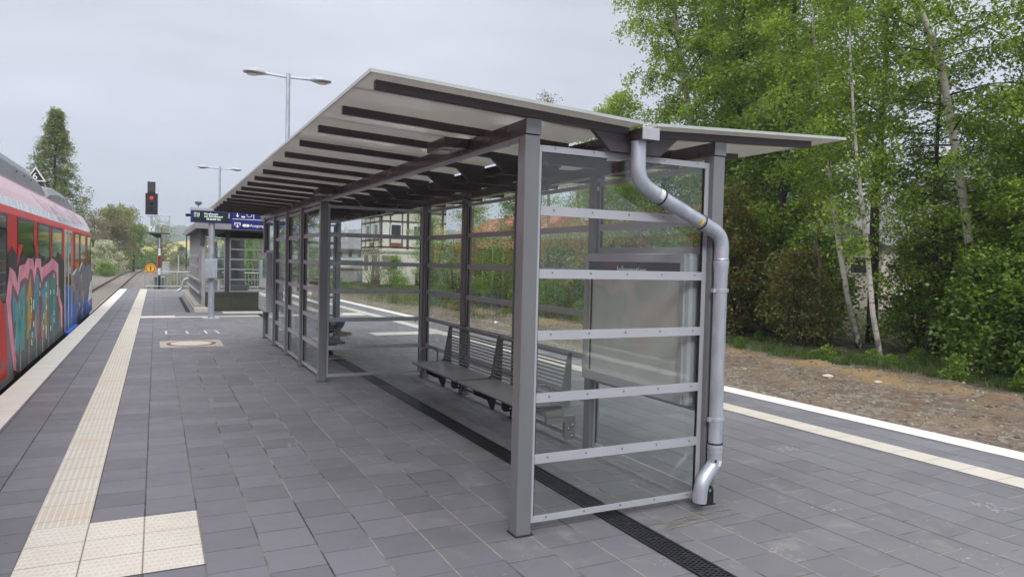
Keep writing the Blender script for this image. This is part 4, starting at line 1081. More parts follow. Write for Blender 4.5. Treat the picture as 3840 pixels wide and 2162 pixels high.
gp([(13.5, .2), (13.58, .98), (13.86, 1.30), (14.05, 1.25), (14.1, .3)], 'gteal')
gp([(14.0, -.06), (14.1, .75), (14.35, .98), (14.55, .5), (14.5, -.06)], 'gmaroon')
gp([(14.42, .0), (14.5, 1.0), (15.0, 1.14), (15.35, 1.18), (15.3, .2)], 'gteal')
gp([(14.75, .1), (14.9, .8), (15.2, .95), (15.3, .3)], 'ggold')
gp([(15.45, -.06), (15.5, 1.18), (15.9, 1.24), (16.35, 1.17), (16.42, .75), (16.2, -.06)], 'ggreen')
gp([(15.75, .1), (15.85, .7), (16.1, .9), (16.2, .3)], 'gteal')
gp([(16.3, -.06), (16.45, .62), (16.98, .42), (17.02, -.06)], 'gmix')
for i in range(70):
    y = rg.uniform(11.75, 16.95); z1 = rg.uniform(.15, 1.0); L = rg.uniform(.10, .45); wd = rg.uniform(.03, .16)
    gp([(y, z1-L), (y+wd*.5, z1-L*.2), (y+wd*.4, z1), (y-wd*.4, z1-L*.1), (y-wd*.5, z1-L*.7)], rg.choice(['gteal', 'gteal', 'ggold', 'ggreen', 'gmix', 'gplum', 'gmaroon', 'gpink', 'ggreen']))
gp([(12.1, -.07), (11.9, .10), (12.3, .22), (13.1, .16), (14.2, .20), (15.2, .12), (16.4, .20), (17.3, .10), (17.3, -.07)], 'gmix')
for i in range(30):
    y = rg.choice([13.25, 13.42, 14.15, 14.9, 15.45, 15.95, 16.5, 14.6]) + rg.uniform(-.05, .05); z = rg.uniform(.1, 1.2)
    gp([(y, z), (y+.085, z-.006), (y+.09, z+.085), (y+.004, z+.09)], 'gwhite')
for i in range(6):
    y = 12.2+i*.75; gp([(y, -.07), (y+.10, -.07), (y+.06, rg.uniform(.15, .5))], 'gpink')
# far end: mottled grey, blue and outlines
gp([(19.35, -.09), (19.35, 1.20), (20.2, 1.32), (21.0, 1.24), (21.7, 1.42), (22.6, 1.28), (23.4, 1.36), (24.2, 1.2), (25.0, 1.1), (25.0, -.09)], 'ggrey')
gp([(19.4, -.085), (19.4, .55), (20.3, .35), (21.4, .48), (22.3, .22), (23.3, .55), (24.4, .35), (24.95, .62), (24.95, -.085)], 'gblue')
gp([(23.6, .25), (24.2, .75), (24.9, .85), (24.9, .3)], 'gwhite'); gp([(22.0, .05), (22.4, .4), (22.9, .2), (22.7, -.08)], 'gchar'); gp([(20.4, -.08), (20.7, .3), (21.6, .22), (21.5, -.08)], 'gchar')
gp([(19.4, 1.08), (20.3, 1.22), (20.35, 1.28), (19.4, 1.16)], 'gwhite'); gp([(21.0, 1.24), (21.7, 1.43), (21.75, 1.37), (21.0, 1.17)], 'gwhite'); gp([(22.4, 1.20), (23.4, 1.38), (23.4, 1.30), (22.4, 1.13)], 'gblue')
for i in range(26):
    y = rg.uniform(19.5, 24.7); z = rg.uniform(.2, 1.15); L = rg.uniform(.1, .4)
    gp([(y, z-L), (y+.10, z-L*.3), (y+.06, z), (y-.08, z-L*.2)], rg.choice(['gblue', 'gwhite', 'gchar', 'gmix', 'gor', 'gpink', 'ggrey']))
gp([(19.32, .85), (19.62, .92), (19.55, 1.15), (19.36, 1.12)], 'gor')
# nearer panel: dark with red blotches, dripping
gp([(2.0, -.09), (2.0, .98), (4, 1.08), (6.0, .98), (8, 1.12), (9.6, 1.02), (11.18, .98), (11.30, .68), (11.5, .3), (11.7, -.09)], 'ggrey')
gp([(7.2, .02), (7.0, 1.0), (8.4, 1.3), (10.3, 1.22), (11.05, .95), (11.25, .40), (11.2, .02)], 'redside')
gp([(4.2, .1), (4.4, 1.3), (6.6, 1.5), (6.9, .9), (6.5, .1)], 'gpink'); gp([(4.7, .3), (4.8, 1.1), (6.2, 1.25), (6.3, .4)], 'gteal'); gp([(10.2, .02), (10.0, .32), (10.5, .42), (10.9, .2)], 'gmix'); gp([(6, .1), (5.8, .8), (7.4, .9), (8.2, .5), (7.8, .05)], 'gteal')
gp([(2.4, .1), (2.3, .9), (4.2, .95), (5.1, .4)], 'gmaroon')
for i in range(9):
    y = 11.75+i*.22; h_ = rg.uniform(.02, .16)
    gp([(y-.03, 2.43-h_-.10), (y+.03, 2.43-h_-.10), (y, 2.38-h_*2)], 'gchar') if False else None
gm.build('graffiti', [M[k] for k in GM], TR)
text('graffiti_text', 'DOSIS', .30, face_px(-1.7355, 9.50, 1.18), M['gwhite'], TR, ext=.0005); text('graffiti_text', 'KUSH', .24, face_px(-1.7355, 9.62, .86), M['gwhite'], TR, ext=.0005)
# scraped streaks on the red roof edge
mb = MB(); rs = random.Random(5)
for i in range(30):
    y = 14.6+rs.random()**.8*7.5; L = rs.uniform(.25, 1.0); wd = rs.uniform(.03, .13)
    # follow the roof slope from z 2.66 down to 2.30
    P = [(-1.955, 2.69), (-1.842, 2.50), (-1.797, 2.385), (-1.772, 2.255)]
    u0 = rs.uniform(0, .8); u1 = min(3, u0+L*2.2)
    def pt(u):
        i_ = min(2, int(u)); f = u-i_; a, b = P[i_], P[i_+1]; return (a[0]+(b[0]-a[0])*f+.003, a[1]+(b[1]-a[1])*f+.002)
    us = [u0]+[k for k in (1, 2) if u0 < k < u1]+[u1]
    for a, b in zip(us[:-1], us[1:]):
        fa, fb = (a-u0)/(u1-u0), (b-u0)/(u1-u0)
        xa, za = pt(a); xb, zb_ = pt(b); ya, yb = y+fa*.9, y+fb*.9
        mb.add([(xa, ya, za), (xa, ya+wd, za), (xb, yb+wd*.7, zb_), (xb, yb, zb_)], [(0, 1, 2, 3)])
mb.build('paint_streaks', pm('dark_red_streaks', (.22, .03, .03), .3, coat=.3), TR)
# ---------------------------------------------------------------- departure display on its pole
DD = thing('departure_display', 'blue departure display with lit times on a galvanised pole', 'departure board', (1.31, 20.35, 0))
mb = MB(); mb.tube([(1.31, 20.35, .0), (1.31, 20.35, 2.56)], .078, 24); mb.build('pole', M['galv'], DD, smooth='auto')
mb = MB(); mb.box(1.14, 1.44, 20.13, 20.20, 1.07, 1.56); mb.box(1.18, 1.40, 20.20, 20.29, 1.08, 1.12); mb.box(1.18, 1.40, 20.20, 20.29, 1.50, 1.54)
bx_ = mb.build('back_box', M['galv'], DD, bevel=.006)
mb = MB(); mb.box(1.10, 1.52, 20.14, 20.56, .001, .016); mb.build('foot_plate', M['alu'], DD)
mb = MB(); mb.box(.80, 1.785, 20.20, 20.55, 2.515, 2.815); hs = mb.build('housing', M['blue'], DD, bevel=.006)
mb = MB(); mb.box(.80, 1.785, 20.20, 20.55, 2.818, 2.90); mb.build('roof_casing', M['alu'], DD, bevel=.006)
mb = MB(); mb.box(.845, 1.745, 20.192, 20.1985, 2.545, 2.785); sc_ = mb.build('screen', M['lcd'], DD)
for s_, x, z, al in (('10:16', .862, 2.715, 'LEFT'), ('11:37', .862, 2.652, 'LEFT'), ('Nordhausen', 1.115, 2.715, 'LEFT'), ('von Nordhausen', 1.115, 2.652, 'LEFT'), ('09:56:04 Uhr', 1.17, 2.580, 'LEFT'), ('2', 1.70, 2.715, 'LEFT'), ('2', 1.70, 2.652, 'LEFT')):
    text('screen_text', s_, .073, face_my(x, 20.191, z), M['led'], sc_, ext=.0004, align=al, sx=.92)
mb = MB(); mb.tube([(.80, 20.3, 2.69), (.74, 20.28, 2.69)], .035, 10); mb.tube([(.745, 20.28, 2.69), (.70, 20.22, 2.685)], [.04, .038], 12); mb.build('camera', M['black'], DD, smooth='auto')
mb = MB(); mb.lathe([(.012, 2.90), (.012, 2.955), (.045, 2.965), (.085, 3.005), (.090, 3.04), (.080, 3.055), (.02, 3.06)], (.985, 20.38, 0), 20); mb.build('loudspeaker', M['tgrey'], DD, smooth='auto')
# wayfinding sign beside it
WS = thing('wayfinding_sign', 'blue sign with white Ausgang lettering beside the departure display', 'sign', (2.9, 20.3, 2.37))
mb = MB(); mb.box(1.79, 3.95, 20.215, 20.40, 2.37, 2.90); mb.build('panel', M['blue'], WS, bevel=.005)
mb = MB(); mb.box(2.75, 2.87, 20.26, 20.38, 0, 2.368); mb.build('pole', M['galv'], WS)
mb = MB(); yq = 20.2135
def quad(x0, x1, z0, z1): mb.add([(x0, yq, z0), (x1, yq, z0), (x1, yq, z1), (x0, yq, z1)], [(0, 1, 2, 3)])
quad(1.80, 3.94, 2.632, 2.644); quad(2.33, 2.345, 2.66, 2.88)
# tray with arrow
quad(1.852, 1.875, 2.47, 2.545); quad(1.8755, 1.985, 2.525, 2.545); quad(1.9855, 2.008, 2.47, 2.545); quad(1.918, 1.942, 2.44, 2.505)
mb.add([(1.885, yq, 2.455), (1.93, yq, 2.41), (1.975, yq, 2.455)], [(0, 1, 2)])
vs = [(2.10+.045*math.cos(q)-(0.0 if True else 0), yq, 2.478+.036*math.sin(q)) for q in np.linspace(PI/2, 3*PI/2, 10)] + [(2.19+.045*math.cos(q), yq, 2.478+.036*math.sin(q)) for q in np.linspace(-PI/2, PI/2, 10)]
mb.add(vs, [tuple(range(len(vs)))])
# upper row: arrow, small tile, ring
mb.add([(1.89, yq, 2.735), (1.93, yq, 2.685), (1.97, yq, 2.735)], [(0, 1, 2)]); quad(1.92, 1.94, 2.736, 2.84); quad(2.03, 2.12, 2.685, 2.72)
for k in range(20):
    a, b = 2*PI*k/20, 2*PI*(k+1)/20; c = (2.23, 2.77)
    mb.add([(c[0]+r_*math.cos(q), yq, c[1]+r_*math.sin(q)) for r_, q in ((.060, a), (.071, a), (.071, b), (.060, b))], [(0, 1, 2, 3)])
mb.build('pictograms', M['txtw'], WS)
text('sign_text', 'Ausgang', .105, face_my(2.245, 20.2138, 2.448), M['txtw'], WS, ext=.0004)
text('sign_text', 'A', .062, face_my(2.126, 20.2122, 2.456), M['blue'], WS, ext=.0004)
text('sign_text', 'Gleis 1', .105, face_my(2.42, 20.2138, 2.73), M['txtw'], WS, ext=.0004) if False else None

# ---------------------------------------------------------------- lamps
def lamp(y, label):
    t = thing('platform_lamp', label, 'lamp post', (2.757, y, 0), 'double armed platform lamps')
    top = 5.97
    mb = MB(); mb.tube([(2.757, y, 0), (2.757, y, 3.2), (2.757, y, top-.22)], [.062, .055, .048], 16); mb.tube([(2.757, y, top-.26), (2.757, y, top)], .052, 16); mb.build('pole', M['galv'], t, smooth='auto')
    for s in (-1, 1):
        X = lambda d: 2.757 + s*d
        mb = MB(); mb.tube([(X(.04), y, top-.09), (X(.50), y, top-.075)], .026, 10); mb.tube([(X(.42), y, top-.075), (X(.58), y, top-.072)], .036, 12); a_ = mb.build('arm', M['galv'], t, smooth='auto')
        mb = MB(); n = 16; vs = []
        st = [(.50, .04, .045), (.57, .09, .085), (.66, .17, .115), (.78, .205, .095), (.90, .18, .07), (.97, .11, .05), (1.0, .04, .03)]
        for d, w_, h_ in st:
            for j in range(n):
                q = 2*PI*j/n; zz = math.sin(q); vs.append((X(d), y + w_*math.cos(q), top-.085 + (h_*zz if zz > 0 else h_*.35*zz)))
        fs = []
        for i in range(len(st)-1):
            for j in range(n): fs.append((i*n+j, i*n+(j+1) % n, (i+1)*n+(j+1) % n, (i+1)*n+j))
        fs += [tuple(range(n)), tuple((len(st)-1)*n+j for j in range(n))]
        mb.add(vs, fs); hd = mb.build('lamp_head', M['lampg'], a_, smooth='auto')
        mb = MB(); vs = [(X(.79+.13*math.cos(q)), y+.14*math.sin(q), top-.128) for q in np.linspace(0, 2*PI, 20, endpoint=False)]; mb.prism(vs, (0, 0, -.004)); mb.build('lens', pm('lamp_lens', (.52, .54, .44), .15, coat=.3), a_)
    return t
lamp(17.5, 'near double armed lamp post rising behind the shelter roof'); lamp(37.5, 'farther double armed lamp post behind the departure display')

# ---------------------------------------------------------------- glazed stair enclosure behind
EN = thing('stair_enclosure', 'grey glazed stair enclosure with flat roof and dark olive base wall', 'building', (2.75, 22.9, 0))
EX0, EX1, EY0, EY1 = 1.20, 4.30, 22.9, 31.2
mb = MB(); mb.box(1.02, 4.48, 22.55, 31.5, 2.43, 2.62); mb.build('roof', M['fascia'], EN, bevel=.01)
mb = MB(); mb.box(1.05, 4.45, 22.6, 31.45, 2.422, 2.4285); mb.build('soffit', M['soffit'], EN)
for i in range(3):
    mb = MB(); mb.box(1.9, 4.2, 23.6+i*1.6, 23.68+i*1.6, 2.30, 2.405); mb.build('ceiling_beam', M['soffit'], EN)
mb = MB(); mb.box(2.0, 4.2, 24.25, 24.31, 2.395, 2.41); mb.build('ceiling_strip', pm('salmon_light_strip', (.6, .25, .15), .4, emit=((1, .45, .3), .55)), EN)
for xx in (EX0, EX1-.11):
    for k, y in enumerate((22.9, 24.3, 25.7, 27.1, 28.5, 29.9, 31.08)):
        mb = MB(); mb.box(xx, xx+.11, y, y+.11, 0, 2.42); mb.build('post', M['encl'], EN, bevel=.004)
        if k:
            y0 = y - 1.4 + .11 if k < 6 else 30.01
            mb = MB(); mb.box(xx+.05, xx+.058, y0, y, .2, 2.3); mb.build('glass_pane', M['glass'], EN)
for z in (.92, .56):
    mb = MB(); mb.tube([(1.13, 22.7, z), (1.13, 31.1, z-.03)], .035, 8)
    for y in (23.0, 25.75, 28.5, 31): mb.tube([(1.13, y, z), (1.21, y, z)], .015, 6)
    mb.build('handrail', M['fascia'], EN, smooth='auto')
for k in range(6):
    mb = MB(); mb.box(1.155, 1.198, 24.32+k*1.15, 24.40+k*1.15, 1.62, 1.68); mb.box(1.155, 1.198, 24.32+k*1.15, 24.40+k*1.15, 1.28, 1.34); mb.build('glass_clamp', M['alu'], EN)
mb = MB(); mb.prism([(1.20, 22.85, 2.41), (1.31, 22.85, 2.41), (1.27, 22.85, 1.95), (1.16, 22.85, 1.93)], (0, .045, 0)); mb.build('corner_fin', M['beam'], EN)
mb = MB(); mb.box(.99, 1.20, 22.62, 31.3, -.01, .13); mb.box(1.02, 1.20, 22.9, 31.3, .131, .19); mb.build('plinth', M['concrete'], EN, bevel=.01)
mb = MB(); mb.box(1.0, 1.36, 22.4, 22.61, -.01, .15); mb.build('corner_stone', M['lid'], EN, bevel=.02)
mb = MB(); mb.box(1.315, 4.18, 22.93, 23.0, .02, .46); mb.build('base_wall', M['olive'], EN)
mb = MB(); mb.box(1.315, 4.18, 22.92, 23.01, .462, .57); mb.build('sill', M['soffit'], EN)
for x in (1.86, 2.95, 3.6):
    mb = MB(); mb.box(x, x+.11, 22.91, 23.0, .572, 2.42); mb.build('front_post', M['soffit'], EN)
for x0, x1 in ((1.315, 1.855), (1.975, 2.945), (3.065, 3.595)):
    mb = MB()
    mb.box(x0, x1, 22.93, 22.97, .575, .615); mb.box(x0, x1, 22.93, 22.97, 2.14, 2.18); mb.box(x0, x0+.035, 22.93, 22.97, .616, 2.139); mb.box(x1-.035, x1, 22.93, 22.97, .616, 2.139)
    for z in (.93, 1.24, 1.54, 1.84): mb.box(x0+.036, x1-.036, 22.935, 22.965, z, z+.04)
    mb.build('front_frame', M['fascia'], EN)
    mb = MB(); mb.box(x0+.036, x1-.036, 22.972, 22.980, .615, 2.14); mb.build('glass_pane', M['glass'], EN)
mb = MB(); mb.tube(arc([(1.17, 31.3, .72), (1.0, 31.35, .66), (.92, 31.35, .30), (.80, 31.35, .22)], 5), .05, 10); mb.build('downpipe', M['galv'], EN, smooth='auto')
LS = thing('lift_shaft', 'grey panelled lift shaft seen through the stair enclosure glass', 'lift', (2.6, 27.5, 0))
mb = MB(); mb.box(2.28, 2.82, 27.0, 28.6, .02, 2.30); mb.build('shaft', M['encl'], LS, bevel=.01)
mb = MB(); mb.box(2.43, 2.67, 26.95, 26.995, 1.36, 1.55); mb.build('switch_box', M['cab'], LS, bevel=.004)
mb = MB(); mb.box(2.50, 2.62, 26.97, 26.996, .85, 1.24); mb.build('call_panel', M['fascia'], LS)
for z in (1.95, 1.63): 
    mb = MB(); mb.lathe([(.02, -.01), (.02, 0)], (2.33, 26.998, z), 10, 'y'); mb.build('button', M['cab'], LS)
mb = MB(); mb.box(2.30, 2.90, 26.2, 26.6, .50, .66); mb.box(2.34, 2.42, 26.25, 26.55, 0, .499); mb.box(2.78, 2.86, 26.25, 26.55, 0, .499)
tag(mb.build('grit_bin', M['cab'], bevel=.01, loc=(2.6, 26.4, 0)), 'low white bench box before the lift shaft', 'box')
mb = MB(); mb.box(1.62, 1.75, 24.6, 24.66, .3, 2.08); mb.box(1.50, 1.62, 24.6, 24.66, 1.35, 1.62); mb.mi = 1; mb.box(1.75, 1.90, 24.6, 24.64, .9, 1.6)
tag(mb.build('notice_stele', [M['cab'], M['encl']], loc=(1.7, 24.6, 0)), 'narrow pale information panel inside the stair enclosure', 'notice panel')

# ---------------------------------------------------------------- fence and signs at the platform end
FY = 39.5
fn = thing('railing_fence', 'pale galvanised bar fence closing off the platform end', 'fence', (2.5, FY, 0))
mb = MB(); xs_ = np.arange(-.50, 7.0, .147)
mb.tube([(-.50, FY, .80), (6.95, FY, .80)], .021, 8); mb.tube([(-.50, FY, .07), (6.95, FY, .07)], .018, 8); mb.build('rails', M['galv'], fn, smooth='auto')
for i, x in enumerate(xs_):
    if i % 10 == 0:
        mb = MB(); mb.tube([(x, FY, -.85), (x, FY, .81)], .024, 8); mb.build('post', M['galv'], fn)
for i, x in enumerate(xs_):
    if i % 10:
        mb = MB(); mb.tube([(x, FY, .075), (x, FY, .80)], .0095, 6, cap=False); mb.build('bar', M['galv'], fn)
ns = thing('warning_sign', 'round yellow no trespassing sign with a black figure on the fence end', 'sign', (-.235, 39.42, .72))
mb = MB(); mb.lathe([(.245, -.012), (.245, .0)], (-.235, 39.42, .955), 32, 'y'); mb.build('rim', M['orange'], ns)
mb = MB(); mb.lathe([(.195, -.0135), (.195, -.0125)], (-.235, 39.42, .955), 32, 'y'); mb.mi = 1; mb.lathe([(.165, -.0150), (.165, -.0142)], (-.235, 39.42, .955), 32, 'y'); mb.build('face', [M['maroon'], M['yellow']], ns)
mb = MB(); y9 = 39.4035
mb.lathe([(.026, -.001), (.026, 0)], (-.235, y9, 1.065), 14, 'y'); mb.box(-.36, -.11, y9-.001, y9, 1.015, 1.030); mb.box(-.265, -.205, y9-.0015, y9-.0011, .90, 1.032); mb.box(-.263, -.239, y9-.001, y9, .835, .8995); mb.box(-.231, -.207, y9-.001, y9, .835, .8995)
mb.build('figure', M['black'], ns)

# ---------------------------------------------------------------- signal
SG = thing('railway_signal', 'tall railway signal showing a red light on a green mast', 'signal', (.15, 40.2, -.7))
ys0 = 40.2
mb = MB(); mb.box(.09, .215, ys0-.06, ys0+.06, -.8, 2.55); mb.build('mast', M['sigpole'], SG)
mb = MB(); mb.mi = 0; mb.box(.10, .205, ys0-.075, ys0-.061, .62, .96); mb.box(.10, .205, ys0-.075, ys0-.061, 1.592, 1.95); mb.mi = 1; mb.box(.10, .205, ys0-.075, ys0-.061, .962, 1.59); mb.build('mast_plate', [M['white'], M['maroon']], SG)
mb = MB(); mb.box(.115, .19, ys0-.076, ys0-.061, 1.97, 2.5); mb.build('number_strip', M['galv'], SG)
mb = MB(); mb.box(-.40, .63, ys0-.35, ys0+.45, 2.69, 2.735); mb.prism([(-.36, ys0-.05, 2.685), (.22, ys0-.05, 2.685), (.22, ys0-.05, 2.45), (.08, ys0-.05, 2.45)], (0, .1, 0)); mb.build('platform', M['sigpole'], SG)
mb = MB()
for P in ([(0.03, 2.74), (.03, 3.60)], [(.14, 2.74), (.14, 3.60)], [(.60, 2.74), (.60, 3.60)]): 
    for yy in (ys0-.3, ys0+.4): mb.tube([(P[0][0], yy, P[0][1]), (P[1][0], yy, P[1][1])], .016, 6)
for z in (3.60, 3.18):
    for yy in (ys0-.3, ys0+.4): mb.tube([(.03, yy, z), (.60, yy, z)], .015, 6)
    mb.tube([(.60, ys0-.3, z), (.60, ys0+.4, z)], .015, 6)
mb.build('railing', M['galv'], SG)
mb = MB(); mb.tube([(-.21, ys0, 2.74), (-.21, ys0, 3.60)], .05, 10); mb.box(-.42, .02, ys0-.10, ys0+.10, 3.54, 3.58); mb.tube(arc([(-.30, ys0, 2.7), (-.30, ys0, 2.45), (.0, ys0, 2.40), (.10, ys0, 2.42)], 5), .018, 6); mb.tube(arc([(-.05, ys0, 3.55), (.0, ys0, 3.3), (-.16, ys0, 3.28)], 4), .014, 6); mb.build('head_pole', M['galv'], SG)
mb = MB(); mb.box(-.49, .07, ys0-.10, ys0+.14, 3.64, 4.70); mb.build('signal_head', M['black'], SG, bevel=.015)
mb = MB(); mb.box(-.40, -.04, ys0-.14, ys0+.10, 4.702, 5.27); hh = mb.build('indicator_box', M['black'], SG, bevel=.01)
mb = MB(); mb.box(-.37, -.07, ys0-.146, ys0-.141, 4.76, 5.22); mb.build('indicator_screen', M['soffit'], hh)
def lens(x, z, r, mt, name):
    mb = MB(); mb.lathe([(r*.3, -.022), (r*.8, -.014), (r, 0)], (x, ys0-.101, z), 20, 'y'); mb.build(name, mt, SG)
    mb = MB(); n = 14; vs = []
    for k in range(n):
        q = PI*k/(n-1); vs += [(x+r*1.25*math.cos(q), ys0-.10, z+r*1.25*math.sin(q)), (x+r*1.2*math.cos(q), ys0-.24, z+r*1.2*math.sin(q)-.02)]
    for k in range(n-1): mb.add([vs[2*k], vs[2*k+1], vs[2*k+3], vs[2*k+2]], [(0, 1, 2, 3)])
    mb.build('lens_hood', M['black'], SG)
lens(-.215, 4.47, .070, M['redlamp'], 'red_lens'); lens(-.215, 4.16, .065, M['lcd'], 'dark_lens'); lens(-.215, 3.88, .04, M['lcd'], 'dark_lens')
mb = MB(); mb.box(-.33, -.06, ys0-.13, ys0-.115, 2.80, 3.06); lp = mb.build('name_plate', M['white'], SG)
mb = MB(); 
for z in (2.84, 2.90, 2.96, 3.0): mb.box(-.23+.06*(z > 2.93), -.19+.06*(z > 2.93), ys0-.133, ys0-.131, z, z+.045)
mb.build('plate_marks', M['black'], lp)
for (x0, x1, y0, z0, z1, lb, nm) in ((-.09, .07, 39.95, -.8, .52, 'grey cabinet left of the signal mast foot', 'M'), (.24, .40, 39.95, -.8, .50, 'grey cabinet right of the signal mast foot', 'M')):
    t = thing('cabinet', lb, 'cabinet', ((x0+x1)/2, y0, z0), 'cabinets at the signal'); mb = MB(); mb.box(x0, x1, y0, y0+.3, z0, z1); mb.build('housing', M['tgrey'], t, bevel=.01); mb = MB(); mb.box(x0-.01, x1+.01, y0-.01, y0+.31, z1+.001, z1+.03); mb.build('lid', M['cab'], t)
t = thing('cabinet', 'pale grey cabinet on a post behind the fence, right of the signal', 'cabinet', (.48, 41.4, -.7), 'cabinets at the signal')
mb = MB(); mb.box(.30, .63, 41.3, 41.55, .62, 1.24); mb.build('housing', M['cab'], t, bevel=.01); mb = MB(); mb.box(.285, .645, 41.28, 41.57, 1.241, 1.27); mb.build('lid', M['white'], t)
mb = MB(); mb.box(.36, .40, 41.4, 41.46, -.8, .619); mb.box(.53, .57, 41.4, 41.46, -.8, .619); mb.build('legs', M['galv'], t)

# six sign behind the train
S6 = thing('speed_sign', 'triangular black speed sign with a white 6 above the train roof', 'sign', (-4.15, 33, -.9))
mb = MB(); mb.prism([(-4.52, 33, 4.37), (-3.84, 33, 4.37), (-4.18, 33, 4.93)], (0, .02, 0)); mb.build('rim', M['white'], S6)
mb = MB(); mb.prism([(-4.44, 32.996, 4.415), (-3.92, 32.996, 4.415), (-4.18, 32.996, 4.845)], (0, .003, 0)); mb.build('face', M['black'], S6)
text('numeral', '6', .36, face_my(-4.29, 32.994, 4.435), M['txtw'], S6, ext=.0005)
mb = MB(); mb.box(-4.12, -3.96, 33.03, 33.15, -.9, 4.36); mb.build('post', M['black'], S6)
# small far railway furniture
def marker(name, lb, cat, boxes, loc, group=None):
    mb = MB(); mats = []
    for (b, mt) in boxes:
        if M[mt] not in mats: mats.append(M[mt])
        mb.mi = mats.index(M[mt]); mb.box(*b)
    return tag(mb.build(name, mats, loc=loc), lb, cat, group)
marker('relay_box', 'white relay box on the grass left of the far track bend', 'relay box', [((-4.95, -4.5, 150, 150.4, -.9, .22), 'cab'), ((-4.98, -4.47, 149.97, 150.43, .221, .27), 'white')], (-4.7, 150, -.9))
marker('relay_box', 'smaller white relay box before the lime green bushes far ahead', 'relay box', [((-1.75, -1.35, 170, 170.4, -.9, .1), 'cab'), ((-1.78, -1.32, 169.97, 170.43, .101, .14), 'white')], (-1.5, 170, -.9))
marker('point_lever', 'yellow point lever weight beside the siding, left of the young bush', 'point lever', [((-7.55, -7.05, 118, 118.4, -.8, -.45), 'yellow'), ((-7.7, -6.9, 117.9, 118.5, -.95, -.81), 'tunder')], (-7.3, 118, -.95), 'point levers')
marker('point_lever', 'yellow point lever weight between the tracks, right of the young bush', 'point lever', [((-4.5, -4.0, 121, 121.4, -.8, -.5), 'yellow'), ((-4.7, -3.8, 120.9, 121.5, -.95, -.81), 'tunder')], (-4.3, 121, -.95), 'point levers')
marker('shunting_signal', 'small black shunting signal on a post before the far bushes', 'signal', [((-3.35, -2.95, 150, 150.2, 1.25, 1.75), 'black'), ((-3.5, -2.8, 150.05, 150.2, .95, 1.2), 'black'), ((-3.2, -3.1, 150.05, 150.15, -.9, .94), 'galv')], (-3.15, 150, -.9))
marker('track_sign', 'small white board on a yellow post beside the far right track', 'sign', [((4.35, 4.65, 100, 100.04, .95, 1.35), 'white'), ((4.46, 4.54, 100.05, 100.1, -.7, 1.30), 'yellow')], (4.5, 100, -.7))
marker('track_post', 'pale thin post beside the far right track', 'post', [((2.75, 2.87, 110, 110.1, -.7, 1.5), 'cab'), ((2.70, 2.92, 109.95, 110.15, 1.501, 1.56), 'white')], (2.8, 110, -.7))
mb = MB(); mb.tube([(4.15, 120, -.7), (4.2, 120, 5.2)], [.12, .09], 8); mb.box(3.6, 4.8, 119.95, 120.05, 4.8, 4.9)
tag(mb.build('telegraph_pole', M['bark'], loc=(4.15, 120, -.7)), 'thin wooden telegraph pole before the yellow field', 'pole')

# ---------------------------------------------------------------- houses
HH = thing('half_timbered_house', 'white half timbered house with shuttered ground floor beyond the platform', 'house', (18, 56, -.7))
hx, hy0, hy1 = 15.4, 53.4, 58.6
mb = MB(); mb.box(hx, 20.6, hy0, hy1, -.7, 2.22); mb.build('lower_wall', M['plaster'], HH)
mb = MB(); mb.box(hx-.05, 20.65, hy0-.05, hy1+.05, -.8, -.25); mb.build('plinth', pm('brown_plinth', (.20, .12, .09), .9, var=.2), HH)
mb = MB(); mb.box(hx-.10, 20.7, hy0-.10, hy1+.1, 2.222, 2.33); mb.box(hx-.16, 20.76, hy0-.16, hy1+.16, 2.332, 2.47); mb.build('cornice', M['plaster'], HH)
mb = MB(); mb.box(hx-.12, 20.7, hy0-.12, hy1+.1, 2.472, 5.9); mb.build('upper_wall', M['plaster'], HH)
mb = MB(); mb.prism([(hx-.7, hy0-.7, 5.9), (21.2, hy0-.7, 5.9), (21.2, hy0-.7, 6.05), (18.0, hy0-.7, 8.9), (hx-.7, hy0-.7, 6.05)], (0, hy1-hy0+1.4, 0)); mb.build('roof', M['slate'], HH)
mb = MB(); fx = hx-.1225; fy = hy0-.1225
def tbA(y0, y1, z0, z1): mb.box(fx-.02, fx, y0, y1, z0, z1)      # on the track side wall
def tbB(x0, x1, z0, z1): mb.box(x0, x1, fy-.02, fy, z0, z1)      # on the near wall
for y in (53.30, 54.75, 55.9, 57.2, 58.5): tbA(y, y+.17, 2.48, 5.85)
for z in (2.56, 3.12, 4.5, 5.3): tbA(53.28, 58.7, z, z+.13)
for x in (15.30, 17.42, 18.75, 20.3): tbB(x, x+.19, 2.36, 5.85)
for x in (16.05, 17.0): tbB(x, x+.12, 2.7, 5.85)
for z in (2.56, 4.55, 5.3): tbB(15.28, 20.7, z, z+.14)
tbB(17.6, 20.7, 3.3, 3.42)
mb.build('timber_frame', M['timber'], HH)
mb = MB()
for k in range(9): mb.box(hx-.24, hx-.165, 53.5+k*.62, 53.72+k*.62, 2.33, 2.47)
mb.build('beam_ends', M['timber'], HH)
mb = MB(); mb.box(16.18, 16.98, fy-.012, fy-.001, 2.71, 2.98); mb.box(fx-.012, fx-.001, 54.95, 55.85, 2.70, 3.0); mb.build('brick_infill', M['brick'], HH)
